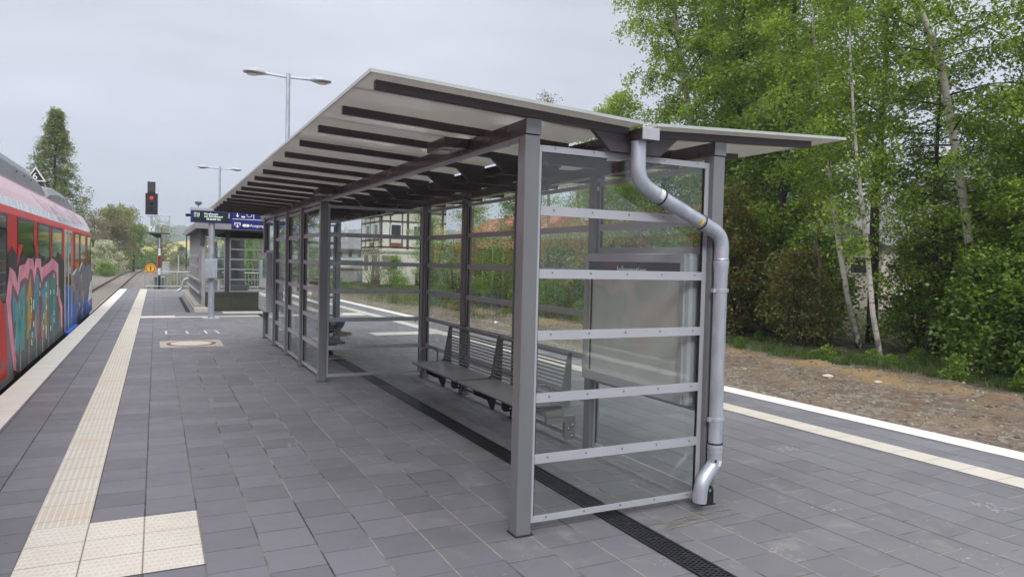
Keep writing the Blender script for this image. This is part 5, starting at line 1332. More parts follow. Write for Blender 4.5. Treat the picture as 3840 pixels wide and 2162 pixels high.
def hwin(axis, a0, a1, z0, z1, mat='wpane', fr=True):
    mb = MB(); t_ = .05
    if axis == 'y': bb = lambda p, q, r0, r1, d0, d1: mb.box(fx_-d1, fx_-d0, p, q, r0, r1)
    else: bb = lambda p, q, r0, r1, d0, d1: mb.box(p, q, fy_-d1, fy_-d0, r0, r1)
    if fr:
        bb(a0-.07, a1+.07, z0-.07, z0, .0, .05); bb(a0-.07, a1+.07, z1, z1+.07, 0, .05); bb(a0-.07, a0, z0, z1, 0, .05); bb(a1, a1+.07, z0, z1, 0, .05)
    w_ = mb.build('window', M['white'], HH)
    mb2 = MB()
    if axis == 'y': mb2.box(fx_-.03, fx_-.001, a0+.001, a1-.001, z0+.001, z1-.001)
    else: mb2.box(a0+.001, a1-.001, fy_-.03, fy_-.001, z0+.001, z1-.001)
    mb2.build('pane', M[mat], w_)
fx_, fy_ = fx, fy
hwin('x', 16.18, 16.95, 3.42, 4.36); hwin('x', 18.0, 18.6, 3.45, 4.3)
hwin('y', 53.65, 54.62, 3.40, 4.36); hwin('y', 56.15, 57.05, 3.40, 4.36)
fx_, fy_ = hx, hy0
def shut(axis, a0, a1, z0, z1):
    mb = MB()
    if axis == 'y': mb.box(hx-.04, hx-.001, a0, a1, z0, z1)
    else: mb.box(a0, a1, hy0-.04, hy0-.001, z0, z1)
    mb.build('shutter', M['shutter'], HH)
shut('x', 15.55, 16.75, .95, 1.98); shut('y', 54.3, 55.5, .75, 2.02); shut('y', 56.9, 58.0, .75, 2.02); shut('x', 18.4, 19.4, .3, 1.2)
mb = MB(); mb.box(18.2, 19.4, hy0-.35, hy0-.02, -.3, .75); tag(mb.build('gas_tank', M['tunder'], bevel=.08, loc=(18.8, 53.2, -.3)), 'dark rounded bin against the half timbered house wall', 'bin')
# long low building with slate roof
LB = thing('long_building', 'low cream building with grey slate roof left of the half timbered house', 'house', (13, 70, -.7))
mb = MB(); mb.box(8.5, 19.5, 70, 76, -.7, 2.64); mb.build('wall', M['beige'], LB)
mb = MB(); mb.prism([(8.0, 69.4, 2.55), (20, 69.4, 2.55), (20, 72.9, 3.7), (8.0, 72.9, 3.7)], (0, 0, .12)); mb.prism([(8.0, 73.1, 3.7), (20, 73.1, 3.7), (20, 76.5, 2.55), (8.0, 76.5, 2.55)], (0, 0, .12)); rf = mb.build('roof', M['slate'], LB)
mb = MB(); mb.box(17.2, 17.5, 72.5, 72.9, 3.5, 4.9); mb.build('chimney', M['beige'], rf)
for x in (11.2, 12.15, 13.1, 14.05, 15.0, 15.95, 16.9, 17.8):
    mb = MB(); mb.box(x, x+.44, 69.955, 69.998, 1.80, 2.42); w_ = mb.build('window', M['white'], LB)
    mb = MB(); mb.box(x+.04, x+.40, 69.93, 69.953, 1.84, 2.38); mb.mi = 1
    for k in (1, 2): mb.box(x+.04+.12*k-.012, x+.04+.12*k+.012, 69.92, 69.929, 1.84, 2.38)
    mb.build('pane', [M['wpane'], M['cab']], w_)
SHD = thing('shed', 'rusty brown planked lean-to shed below the slate roofed building', 'shed', (15, 66, -.7))
mb = MB(); mb.box(12.5, 17.9, 66.0, 69.6, -.7, 1.45); mb.build('wall', M['planks'], SHD)
mb = MB(); mb.prism([(12.2, 65.5, 1.46), (18.2, 65.5, 1.46), (18.2, 69.7, 1.70), (12.2, 69.7, 1.70)], (0, 0, .10)); mb.build('roof', pm('greenish_metal_roof', (.16, .20, .18), .6, var=.2), SHD)
GR = thing('garage', 'small grey concrete outbuilding with a blue grey door beside the white house', 'outbuilding', (15.9, 61.5, -.7))
mb = MB(); mb.box(14.0, 16.6, 61.0, 64.0, -.7, .82); mb.build('wall', M['concrete'], GR)
mb = MB(); mb.prism([(13.8, 60.8, .825), (16.8, 60.8, .825), (16.8, 60.8, .93), (15.6, 60.8, 1.12), (13.8, 60.8, .93)], (0, 3.4, 0)); mb.build('roof', M['concrete'], GR)
mb = MB(); mb.box(15.55, 16.35, 60.95, 60.998, -.7, .55); mb.build('door', pm('blue_grey_door', (.16, .19, .23), .6), GR)
SCR = thing('scrap_stand', 'white box under a rough metal frame beside the grey outbuilding', 'stand', (13.0, 62.5, -.75))
mb = MB(); mb.box(12.3, 13.7, 62.3, 63.1, -.75, .10); mb.build('white_box', M['white'], SCR)
mb = MB()
for x in (12.2, 14.0):
    for y in (62.2, 63.4): mb.tube([(x, y, -.75), (x, y, .72)], .05, 6)
mb.box(12.0, 14.2, 62.0, 63.6, .72, .80); mb.tube([(12.4, 62.2, .15), (13.2, 62.2, .7)], .05, 6); mb.build('frame', M['tgrey'], SCR)
mb = MB(); mb.box(12.1, 14.1, 63.3, 63.38, -.5, .70); mb.build('back_board', M['tunder'], SCR)
# houses behind the wood on the right
def house(name, lb, x0, x1, y0, y1, zg, ze, zt, wall, roofm, wins, ridge='x', group=None):
    t = thing(name, lb, 'house', ((x0+x1)/2, (y0+y1)/2, zg), group)
    mb = MB(); mb.box(x0, x1, y0, y1, zg, ze); mb.build('wall', wall, t)
    xm, ym = (x0+x1)/2, (y0+y1)/2
    mb = MB()
    if ridge == 'x': 
        mb.prism([(x0-.4, y0-.5, ze-.1), (x0-.4, y1+.5, ze-.1), (x0-.4, ym, zt)], (x1-x0+.8, 0, 0))
    else: mb.prism([(x0-.5, y0-.4, ze-.1), (x1+.5, y0-.4, ze-.1), (xm, y0-.4, zt)], (0, y1-y0+.8, 0))
    r_ = mb.build('roof', roofm, t)
    mb = MB(); mb.box(xm+1, xm+1.5, ym+.3, ym+.8, zt-.9, zt+.8); mb.build('chimney', M['brick'], r_)
    for (face, a0, a1, z0, z1) in wins:
        mb = MB()
        if face == 'x': mb.box(x0-.05, x0-.002, a0, a1, z0, z1)
        else: mb.box(a0, a1, y0-.05, y0-.002, z0, z1)
        w_ = mb.build('window', M['white'], t); mb = MB()
        if face == 'x': mb.box(x0-.07, x0-.051, a0+.07, a1-.07, z0+.07, z1-.07)
        else: mb.box(a0+.07, a1-.07, y0-.07, y0-.051, z0+.07, z1-.07)
        mb.build('pane', M['wpane'], w_)
    return t
house('family_house', 'beige rendered house with grey roof behind the two white birch trunks', 31, 40, 22.5, 31, -.3, 3.0, 5.6, M['beige'], M['slate'], [('x', 23.0, 24.2, 1.5, 2.4), ('x', 26, 27.2, 1.5, 2.4), ('y', 32.4, 34.0, 2.2, 2.9), ('y', 36, 37.2, .8, 2.0)], 'x')
house('family_house', 'house with pinkish tiled gable and blue slate roof top behind the right trees', 36, 46, 17, 26, -.3, 4.6, 8.4, M['tile'], M['slate'], [('x', 19, 20, 5.0-.6, 6.2-.6), ('y', 38, 39.5, 2.6, 3.8), ('y', 42, 43.2, 2.6, 3.8)], 'y')
house('reflection_standin_house', 'added ochre house whose orange roof stands in for the train reflected in the shelter glass', 33, 45, 62, 72, -.5, 3.6, 6.6, pm('ochre_render', (.42, .28, .10), .9), M['tred'], [('x', 64, 65.2, 1.8, 3.2), ('x', 67, 68.2, 1.8, 3.2), ('y', 35, 36.2, 1.8, 3.2), ('y', 39, 40.2, 1.8, 3.2)], 'x')  # made-up house; its orange roof imitates the train's reflection in the glass
house('reflection_standin_house', 'added long barn behind the shrubs whose orange roof stands in for the red train reflection', 24, 31, 46, 60, -.5, 2.8, 5.6, M['beige'], M['tred'], [('x', 49, 50.2, .8, 2.0), ('x', 54, 55.2, .8, 2.0)], 'y')  # added barn; orange roof imitates the same reflected red band
house('station_house', 'yellow brick house beyond the tracks on the left, showing in the glass reflections', -34, -22, 52, 66, -.9, 5.2, 9.2, pm('yellow_brick', (.50, .30, .07), .9), M['tred'], [('y', -31.5, -30.2, 3.0, 4.4), ('y', -27, -25.7, 3.0, 4.4), ('y', -31.5, -30.2, .3, 1.7), ('y', -27, -25.7, .3, 1.7)], 'x')
# white construction vehicle glimpsed through the bushes
mb = MB(); mb.box(24.0, 27.5, 23.0, 24.6, .05, 1.0); mb.mi = 1
for x in (24.8, 26.7): mb.lathe([(.34, -.1), (.34, .1)], (x, 23.0, .0), 16, 'y')
mb.mi = 2; mb.box(24.2, 24.5, 22.96, 22.995, .5, .7); mb.mi = 3; mb.prism([(25.6, 23.05, 1.0), (27.3, 23.05, 1.0), (26.9, 23.05, 1.62), (25.9, 23.05, 1.62)], (0, 1.5, 0))
tag(mb.build('parked_van', [M['white'], M['tunder'], M['red'], M['twin']], loc=(25.7, 23.8, -.3), bevel=.03), 'white vehicle glimpsed through the brown leaved shrubs', 'van')
# ================================================================== vegetation
def leaf_cloud(P, size, rs, asp=.62, droop=0.0, up=.35):
    """rhombic leaves at points P -> V, F"""
    n = len(P)
    a = rs.normal(0, 1, (n, 3)); a[:, 2] = a[:, 2]*.6 - droop
    a /= np.linalg.norm(a, axis=1, keepdims=True)
    b = rs.normal(0, 1, (n, 3)); b[:, 2] *= (1-up)
    b -= a*(a*b).sum(1, keepdims=True); b /= np.linalg.norm(b, axis=1, keepdims=True)
    s = size*rs.uniform(.65, 1.3, (n, 1))
    V = np.empty((n, 4, 3)); V[:, 0] = P - a*s*.5; V[:, 2] = P + a*s*.5; V[:, 1] = P + b*s*.5*asp - a*s*.06; V[:, 3] = P - b*s*.5*asp - a*s*.06
    return V.reshape(-1, 3), np.arange(4*n).reshape(n, 4)
def interp(path, u):
    k = len(path)-1; f = min(max(u, 0), .9999)*k; i = int(f); return path[i].lerp(path[i+1], f-i)
def grow(name, label, cat, base, path, radii, lo=.25, nprim=26, plen=2.2, nsec=7, slen=.8, nleaf=30, lsize=.06, spread=.10, droop=.5, elev=.5, bark='bark', leaf='l_mid', seed=1, group=None, top=.35, lmat2=None, asp=.62, skew=(0, 0), twig=True, tn=5, pw=.7):
    rs = np.random.default_rng(seed); r = random.Random(seed)
    T = thing(name, label, cat, base, group)
    path = [Vector(p) for p in path]
    limb = 'bark' if bark == 'birchbark' else bark
    fine = [interp(path, i/24) for i in range(25)]
    ra = [float(np.interp(i/24, np.linspace(0, 1, len(radii)), radii)) for i in range(25)]
    mb = MB(); ra[0] *= 1.25; mb.tube(fine, ra, 10); mb.mi = 1
    H = (path[-1]-path[0]).length
    pts = []; ang = r.uniform(0, 6)
    for i in range(nprim):
        u = lo + (1-lo)*((i+.5)/nprim)**.9; p0 = interp(path, u); ang += 2.4 + r.uniform(-.5, .5)
        v = (u-lo)/(1-lo); L = plen*(top + (1-top)*(1-v)**pw*min(1, .5+2.2*v))*r.uniform(.65, 1.25)
        d = Vector((math.cos(ang)+skew[0], math.sin(ang)+skew[1], 0)).normalized()
        el = elev*r.uniform(.5, 1.4)
        q = p0.copy(); P = [q.copy()]; dirv = (d*math.cos(el) + Vector((0, 0, math.sin(el))))
        for s_ in range(5):
            dirv = (dirv + Vector((r.uniform(-.18, .18), r.uniform(-.18, .18), -droop*.22*s_/2 + r.uniform(-.08, .08)))).normalized()
            q = q + dirv*L/5; P.append(q.copy())
        r0 = max(.007, ra[int(u*24)]*.30)
        mb.tube(P, [r0*(1-.16*k) for k in range(6)], tn, cap=False)
        for j in range(nsec):
            f = .25 + .75*(j+r.random())/nsec; s0 = interp(P, f); a2 = r.uniform(0, 6.28)
            dd = (dirv*.5 + Vector((math.cos(a2), math.sin(a2), r.uniform(-.3, .4)))).normalized()
            L2 = slen*r.uniform(.5, 1.3)*(1.15-.5*f)*(1 if pw < 1 else min(1, .12+1.1*L/plen)); q2 = s0.copy(); Q = [q2.copy()]
            for s_ in range(4):
                dd = (dd + Vector((r.uniform(-.2, .2), r.uniform(-.2, .2), -droop*.55))).normalized(); q2 = q2 + dd*L2/4; Q.append(q2.copy())
            if twig: mb.tube([Q[0], Q[2], Q[4]], [r0*.35+.002, r0*.22+.0015, .0015], 3, cap=False)
            m_ = max(3, int(nleaf*r.uniform(.5, 1.5)))
            uu = rs.uniform(.15, 1.05, m_)*4
            A = np.array([tuple(x) for x in Q]); i0 = np.clip(uu.astype(int), 0, 3); fr = (uu-i0)[:, None]
            pts.append(A[i0]*(1-fr) + A[i0+1]*fr + rs.normal(0, spread, (m_, 3))*[1, 1, .8])
    mb.build('trunk', [M[bark], M[limb]], T, smooth=True)
    Pn = np.concatenate(pts)
    V, F = leaf_cloud(Pn, lsize, rs, asp, droop*.8)
    mi = None; mats = M[leaf]
    if lmat2: mats = [M[leaf], M[lmat2]]; mi = (rs.random(len(F)) < .35).astype(np.int32)
    np_mesh('crown', V, F, mats, T, mi=mi)
    return T
def bush(name, label, cat, base, rx, ry, h, n=60, nleaf=70, lsize=.06, spread=.16, leaf='l_dark', bark='bark', seed=1, group=None, lmat2=None, low=.1, stems=9, mix=.35, droop=.2, shape=1.0):
    rs = np.random.default_rng(seed); r = random.Random(seed); T = thing(name, label, cat, base, group); B = Vector(base)
    mb = MB(); pts = []
    for i in range(n):
        a = r.uniform(0, 6.283); u = low + (1-low)*r.random()**.85
        prof = math.sin(PI*min(1, .18+.82*u)**shape)**.6
        q = math.sqrt(r.random())*(.35+.65*prof)
        c = B + Vector((rx*q*math.cos(a), ry*q*math.sin(a), h*u*(1-.25*q*q)))
        k = int(nleaf*r.uniform(.5, 1.5)); sp = spread*r.uniform(.7, 1.4)
        pts.append(np.array(c) + rs.normal(0, 1, (k, 3))*[sp, sp, sp*.75])
        if i < stems*4:
            b0 = B + Vector((rx*.25*math.cos(a)*r.random(), ry*.25*math.sin(a)*r.random(), -.1)); md = b0.lerp(c, .55) + Vector((r.uniform(-.1, .1), r.uniform(-.1, .1), .08*h))
            r0 = .022*h/2*r.uniform(.5, 1.2); mb.tube([b0, b0.lerp(md, .5), md, c], [r0, r0*.8, r0*.5, r0*.15], 5, cap=False)
    mb.build('stems', M[bark], T, smooth=True)
    V, F = leaf_cloud(np.concatenate(pts), lsize, rs, .62, droop)
    mi = None; mats = M[leaf]
    if lmat2: mats = [M[leaf], M[lmat2]]; mi = (rs.random(len(F)) < mix).astype(np.int32)
    np_mesh('foliage', V, F, mats, T, mi=mi)
    return T
def zg(x, y): return float(gz(x, y))
BG = 'birches at the edge of the wood'
def bp(y, P): return [(x, y+.02*i, z) for i, (x, z) in enumerate(P)]
# the three pale trunks in front
grow('birch_tree', 'white birch with the slim straight trunk, right of the pair before the wood', 'tree', (15.05, 10.8, -.4), bp(10.8, [(15.03, -.5), (14.67, .69), (14.47, 1.86), (14.29, 2.77), (14.06, 3.9), (13.88, 4.9), (13.68, 6.6), (13.6, 8.3), (13.6, 10)]), [.065, .06, .055, .048, .038, .03, .022, .015, .006], lo=.27, nprim=34, plen=1.45, nsec=9, slen=.8, nleaf=34, lsize=.085, droop=.75, elev=.6, bark='birchbark', leaf='l_mid', seed=21, group=BG, lmat2='l_birch')
grow('birch_tree', 'white birch leaning left, left of the pair of pale trunks before the wood', 'tree', (16.35, 12.4, -.35), bp(12.4, [(16.40, -.5), (15.86, .93), (15.48, 2.24), (15.17, 3.56), (14.97, 4.69), (14.74, 5.59), (14.38, 7.33), (14.2, 9.2), (14.2, 11.5)]), [.075, .068, .06, .052, .045, .038, .028, .02, .008], lo=.34, nprim=38, plen=1.9, nsec=9, slen=.9, nleaf=36, lsize=.09, droop=.7, elev=.6, bark='birchbark', leaf='l_mid', seed=22, group=BG, lmat2='l_birch')
grow('birch_tree', 'stout birch with blackened trunk rising through the right edge of the wood', 'tree', (17.7, 9.8, -.3), bp(9.8, [(17.8, -.4), (17.38, .52), (16.93, 1.29), (16.67, 1.92), (16.46, 2.83), (16.13, 3.96), (15.69, 5.24), (15.34, 6.38), (14.85, 6.95), (14.42, 7.8), (14.0, 9.2), (13.8, 11)]), [.11, .105, .10, .095, .09, .085, .08, .07, .06, .045, .03, .01], lo=.22, nprim=40, plen=2.6, nsec=11, slen=1.0, nleaf=44, lsize=.09, droop=.55, elev=.35, bark='birchbark', leaf='l_mid', seed=23, group=BG, lmat2='l_birch')
# tall birch seen above the roof, on the left end of the wood
grow('birch_tree', 'tall pale green birch rising above the shelter roof at the left end of the wood', 'tree', (19.0, 22, -.2), bp(22, [(19.2, -.3), (19.0, 3), (18.72, 7.27), (18.13, 9.65), (17.76, 11.55), (17.4, 13.5), (17.3, 15.5)]), [.17, .15, .12, .10, .07, .045, .012], lo=.30, nprim=42, plen=2.9, nsec=12, slen=1.3, nleaf=46, lsize=.12, spread=.13, droop=.85, elev=.65, bark='birchbark', leaf='l_birch', seed=24, group=BG)
grow('birch_tree', 'second pale green birch drooping beside the tallest one above the roof', 'tree', (20.9, 21, -.2), bp(21, [(20.9, -.3), (20.6, 4), (20.3, 8), (20.1, 11), (20.0, 14.5)]), [.14, .12, .09, .06, .01], lo=.28, nprim=34, plen=2.4, nsec=11, slen=1.2, nleaf=46, lsize=.12, spread=.13, droop=.8, elev=.6, bark='birchbark', leaf='l_birch', seed=25, group=BG, lmat2='l_mid')
grow('birch_tree', 'lower light green birch at the left edge of the wood above the roof', 'tree', (18.6, 26.5, -.2), bp(26.5, [(18.6, -.3), (18.5, 3), (18.45, 6), (18.5, 9.2)]), [.10, .085, .06, .01], lo=.30, nprim=30, plen=1.9, nsec=10, slen=1.0, nleaf=46, lsize=.12, spread=.13, droop=.7, elev=.6, bark='birchbark', leaf='l_birch', seed=26, group=BG)
grow('birch_tree', 'small bare topped birch peeking over the middle of the shelter roof', 'tree', (20.4, 36, -.2), bp(36, [(20.4, -.3), (20.3, 5), (20.15, 9), (20.1, 11.3)]), [.10, .085, .05, .01], lo=.5, nprim=18, plen=1.1, nsec=6, slen=.8, nleaf=14, lsize=.10, spread=.14, droop=.7, elev=.8, bark='barkl', leaf='l_olive', seed=27, group=BG)
# the closed wood behind: trees of its own, three builds copied and turned
WG = 'broadleaf trees of the wood'
w1 = grow('broadleaf_tree', 'dense green tree of the wood behind the shelter', 'tree', (17.9, 18.5, -.2), [(17.9, 18.5, -.3), (18.0, 18.5, 4), (17.9, 18.6, 8), (18, 18.6, 13.5)], [.16, .13, .09, .012], lo=.08, nprim=60, plen=2.6, nsec=11, slen=1.05, nleaf=42, lsize=.125, spread=.17, droop=.18, elev=.35, leaf='l_mid', seed=31, group=WG, lmat2='l_birch', top=.45)
w2 = grow('broadleaf_tree', 'dense green tree of the wood behind the shelter', 'tree', (17.7, 16.3, -.2), [(17.7, 16.3, -.3), (17.6, 16.3, 4), (17.8, 16.2, 8), (17.7, 16.3, 12.5)], [.15, .12, .08, .012], lo=.10, nprim=56, plen=2.4, nsec=11, slen=1.05, nleaf=42, lsize=.12, spread=.16, droop=.22, elev=.4, leaf='l_mid', seed=32, group=WG, lmat2='l_birch', top=.45)
w3 = grow('broadleaf_tree', 'dense green tree of the wood behind the shelter', 'tree', (17.9, 13.2, -.2), [(17.9, 13.2, -.3), (17.8, 13.2, 3.5), (18.0, 13.2, 7), (17.9, 13.2, 12)], [.15, .12, .08, .012], lo=.34, nprim=40, plen=2.3, nsec=10, slen=1.0, nleaf=26, lsize=.115, spread=.16, droop=.15, elev=.35, leaf='l_mid', seed=33, group=WG, lmat2='l_dark', top=.45)
r_ = random.Random(9)
for i, (x, y, s, sz) in enumerate(((22.3, 24.0, 1.1, 1.05), (23.6, 22.0, 1.1, .80), (19.6, 23.6, .9, .55), (21.2, 26.8, 1.0, .6), (19.6, 28.4, .9, .5), (16.9, 10.9, .62, .62), (16.2, 8.2, .6, .6), (20.8, 11.3, .9, .55), (20.8, 9.4, 1.0, .72), (17.4, 7.4, .9, .95), (19.8, 6.2, 1.1, 1.1), (21.0, 18.6, 1.0, .9))):
    c = copy_tree((w1, w2, w3)[i % 3], loc=(x, y, zg(x, y)-.05), rz=r_.uniform(0, 6.28)); c.scale = (s, s, sz)
# undergrowth along the wood
UG = 'undergrowth bushes under the trees'
u1 = bush('undergrowth_bush', 'dark green undergrowth bush under the trees of the wood', 'bush', (15.3, 8.5, -.35), 1.0, 1.1, 2.3, 120, 70, .095, .17, 'l_dark', seed=41, group=UG, lmat2='l_mid')
u2 = bush('undergrowth_bush', 'dark green undergrowth bush under the trees of the wood', 'bush', (16.9, 14.6, -.3), 1.3, 1.3, 3.0, 150, 72, .10, .19, 'l_dark', seed=42, group=UG, lmat2='l_mid', mix=.25)
u3 = bush('undergrowth_bush', 'dark green undergrowth bush under the trees of the wood', 'bush', (17.3, 11.3, -.3), 1.2, 1.2, 2.6, 130, 72, .10, .19, 'l_mid', seed=43, group=UG, lmat2='l_dark')
for i, (x, y, s) in enumerate(((15.4, 7.6, 1.0), (14.6, 6.2, .85), (16.6, 8.0, 1.25), (17.6, 6.4, 1.3), (18.4, 8.8, 1.4), (18.6, 10.8, 1.4), (17.6, 16.2, 1.4), (16.6, 17.6, 1.3), (17.2, 19.6, 1.5), (16.4, 20.8, 1.2), (19.2, 20.0, 1.7), (20.6, 10.6, 1.6), (14.1, 4.9, .7), (15.9, 5.2, 1.1), (15.6, 18.9, .8), (16.0, 13.6, .75))):
    c = copy_tree((u1, u2, u3)[i % 3], loc=(x, y, zg(x, y)-.05), rz=r_.uniform(0, 6.28)); c.scale = (s, s, s*r_.uniform(.9, 1.2))
bush('brown_leaved_shrub', 'tall bronze brown leaved shrub just right of the downpipe', 'bush', (15.2, 16.2, -.35), 1.35, 1.35, 4.5, 180, 70, .09, .18, 'l_brown', seed=51, group='brown leaved shrubs', lmat2='l_dark', mix=.25)
bush('brown_leaved_shrub', 'lower bronze brown leaved shrub before the white birch pair', 'bush', (15.3, 13.5, -.35), 1.1, 1.05, 2.5, 105, 70, .085, .17, 'l_brown', seed=52, group='brown leaved shrubs', lmat2='l_dark', mix=.3)
mb = MB(); mb.tube([(15.6, 13.2, -.35), (15.5, 13.0, .5), (15.1, 12.7, 1.9), (14.2, 12.4, 3.6)], [.045, .04, .03, .012], 7); mb.tube([(15.75, 13.5, -.35), (15.7, 13.5, 1.0), (15.9, 13.5, 2.6), (16.1, 13.5, 4.2)], [.06, .05, .04, .02], 7)
tag(mb.build('bare_branch', M['barkl'], loc=(15.6, 13.2, -.35)), 'thin bare leaning stems between the shrubs and the birch pair', 'branch')
mb = MB(); mb.tube([(16.9, 9.2, -.3), (16.7, 9.25, .5), (16.5, 9.3, 1.0), (16.6, 9.3, 1.8)], [.04, .035, .03, .01], 7)
tag(mb.build('fallen_branch', M['barkl'], loc=(16.9, 9.2, -.3)), 'crooked pale stem in the dark bushes before the stout birch', 'branch')
# row beyond the far half of the platform, seen through the glass
SG_ = 'young trees beyond the platform'
for i, (x, y, h, lf, l2, pl, nl) in enumerate(((14.2, 21.6, 5.0, 'l_mid', 'l_birch', 1.1, 22), (15.3, 24.6, 6.5, 'l_birch', 'l_mid', 1.4, 22), (13.9, 27.5, 4.6, 'l_dark', 'l_mid', 1.2, 26), (15.8, 30.2, 7.0, 'l_birch', 'l_olive', 1.5, 16), (14.6, 33.6, 5.6, 'l_mid', 'l_birch', 1.3, 22), (16.2, 37.5, 6.6, 'l_birch', 'l_olive', 1.5, 18), (14.8, 41.6, 5.4, 'l_mid', 'l_lime', 1.4, 26), (17.2, 26.8, 7.4, 'l_mid', 'l_olive', 1.6, 20), (16.7, 22.4, 6.4, 'l_mid', 'l_birch', 1.5, 26), (17.7, 20.2, 6.6, 'l_mid', 'l_dark', 1.5, 28), (17.6, 24.6, 6.2, 'l_birch', 'l_mid', 1.5, 24), (18.3, 33.4, 7.8, 'l_mid', 'l_birch', 1.8, 20))):
    lab = ['slim young tree beside the rear of the information board bay', 'tall airy birch behind the second pane of the shelter back wall', 'bushy young tree in the row behind the bench backrest', 'sparse budding tree rising behind the shelter back wall', 'round young tree behind the shelter back wall, left of the budding one', 'thin budding tree near the half timbered house', 'leafy young tree directly before the half timbered house', 'taller tree in the second row behind the bench', 'leafy tree behind the upper pane over the information board', 'leafy tree just left of the right front post of the shelter', 'light green tree behind the post beside the information board', 'tallest tree of the second row before the stand-in orange roofs'][i]
    grow('young_tree', lab, 'tree', (x, y, zg(x, y)), [(x, y, zg(x, y)-.1), (x+.1, y, h*.35), (x-.05, y+.1, h*.7), (x, y, h)], [.05+.006*h, .04+.004*h, .035, .008], lo=.15, nprim=30, plen=pl, nsec=7, slen=.75, nleaf=nl, lsize=.085, spread=.12, droop=.4, elev=.7, bark='barkl', leaf=lf, lmat2=l2, seed=60+i, group=SG_)
SB = 'shrubs along the old track bed'
s1 = bush('track_bed_shrub', 'green shrub on the old track bed beyond the platform', 'bush', (13.4, 23.4, -.4), .9, .9, 1.5, 60, 50, .07, .15, 'l_mid', seed=71, group=SB, lmat2='l_dark', mix=.5)
s2 = bush('track_bed_shrub', 'green shrub on the old track bed beyond the platform', 'bush', (14.4, 29.4, -.4), 1.2, 1.2, 2.0, 75, 50, .08, .18, 'l_dark', seed=72, group=SB, lmat2='l_olive', mix=.3)
for i, (x, y, s) in enumerate(((13.2, 20.4, .7), (14.9, 22.6, 1.3), (13.5, 26.0, .8), (15.4, 27.2, 1.4), (14.1, 31.8, .9), (15.9, 33.0, 1.4), (13.8, 36.0, .7), (16.0, 39.8, 1.5), (14.2, 44.4, .8), (17.8, 30.0, 1.9), (17.6, 36.4, 1.9), (18.6, 41.0, 2.0), (17.0, 23.6, 1.7))):
    c = copy_tree((s1, s2)[i % 2], loc=(x, y, zg(x, y)-.05), rz=r_.uniform(0, 6.28)); c.scale = (s, s, s)
bush('house_shrub', 'twiggy half bare shrub before the corner of the half timbered house', 'bush', (14.4, 51.3, -.45), 1.0, 1.0, 3.6, 60, 10, .12, .2, 'l_birch', 'barkl', seed=75, lmat2='l_olive', stems=14, group='shrubs by the half timbered house')
bush('house_shrub', 'bright green bush right of the twiggy shrub by the house wall', 'bush', (15.7, 50.6, -.45), .8, .8, 2.3, 55, 50, .11, .17, 'l_lime', seed=76, lmat2='l_mid', group='shrubs by the half timbered house')
bush('house_shrub', 'climbing leafy shrub covering the right side of the half timbered house', 'bush', (18.6, 50.4, -.45), 1.5, 1.1, 5.4, 130, 45, .12, .22, 'l_birch', seed=77, lmat2='l_mid', group='shrubs by the half timbered house')
bush('nettle_patch', 'low green weed clump before the white box left of the house', 'bush', (12.6, 58.5, -.5), 1.3, .7, .9, 40, 40, .12, .2, 'l_lime', seed=78, lmat2='l_mid', low=.02)
# left background
grow('larch_tree', 'tall light green larch behind the train', 'tree', (-6.2, 58, -.9), [(-6.2, 58, -1), (-6.2, 58, 4), (-6.25, 58, 8.4), (-6.15, 58, 11.3)], [.17, .13, .07, .012], lo=.10, nprim=80, plen=3.1, nsec=11, slen=1.15, nleaf=34, lsize=.15, spread=.16, pw=1.0, droop=.55, elev=.10, bark='bark', leaf='l_larch', seed=81, top=.04, asp=.45)
LG = 'trees left of the tracks ahead'
for i, (x, y, h, pl, lf, l2, nl, ls, dr, bk) in enumerate(((-5.3, 108, 7.6, 2.9, 'l_olive', 'l_birch', 18, .22, .9, 'barkl'), (-3.9, 112, 7.9, 2.8, 'l_olive', 'l_birch', 18, .22, .9, 'barkl'), (-4.9, 106, 5.6, 2.4, 'l_olive', 'l_brown', 22, .20, .4, 'barkl'), (-2.9, 116, 5.4, 2.2, 'l_mid', 'l_lime', 28, .22, .2, 'bark'), (-6.7, 100, 5.8, 2.4, 'l_olive', 'l_brown', 10, .18, .4, 'barkl'))):
    lab = ['drooping budding birch tallest at the left of the cluster ahead', 'drooping budding birch tallest at the right of the cluster ahead', 'brownish round tree between the two drooping birches ahead', 'fresh green tree right of the brownish cluster beside the track', 'almost bare tree at the left end of the cluster ahead'][i]
    grow('trackside_tree', lab, 'tree', (x, y, -.9), [(x, y, -1), (x+.1, y, h*.4), (x, y, h*.8), (x, y, h)], [.16, .12, .07, .012], lo=.10, nprim=34, plen=pl, nsec=8, slen=1.3, nleaf=nl, lsize=ls, spread=.22, droop=dr, elev=.6, bark=bk, leaf=lf, lmat2=l2, seed=90+i, group=LG, top=.5)
bush('blossoming_bush', 'round bush full of cream blossom beside the far siding', 'bush', (-5.3, 96, -.9), 2.2, 2.2, 3.9, 140, 60, .17, .25, 'l_white', 'barkl', seed=96, lmat2='l_mid', mix=.22, low=.12)
bush('young_bush', 'bright green young bush between the siding and the main track', 'bush', (-4.9, 90, -.9), 1.1, 1.0, 1.5, 50, 60, .13, .2, 'l_lime', 'bark', seed=97, low=.03)
grow('round_tree', 'wide bare branched tree with young leaves behind the signal mast', 'tree', (.9, 150, -.8), [(.9, 150, -1), (.95, 150, 1.0), (.9, 150, 3.0), (.9, 150, 7.0)], [.35, .28, .18, .02], lo=.12, nprim=40, plen=4.0, nsec=9, slen=1.6, nleaf=10, lsize=.24, spread=.25, droop=.15, elev=.7, bark='barkl', leaf='l_olive', lmat2='l_birch', seed=98, top=.45)
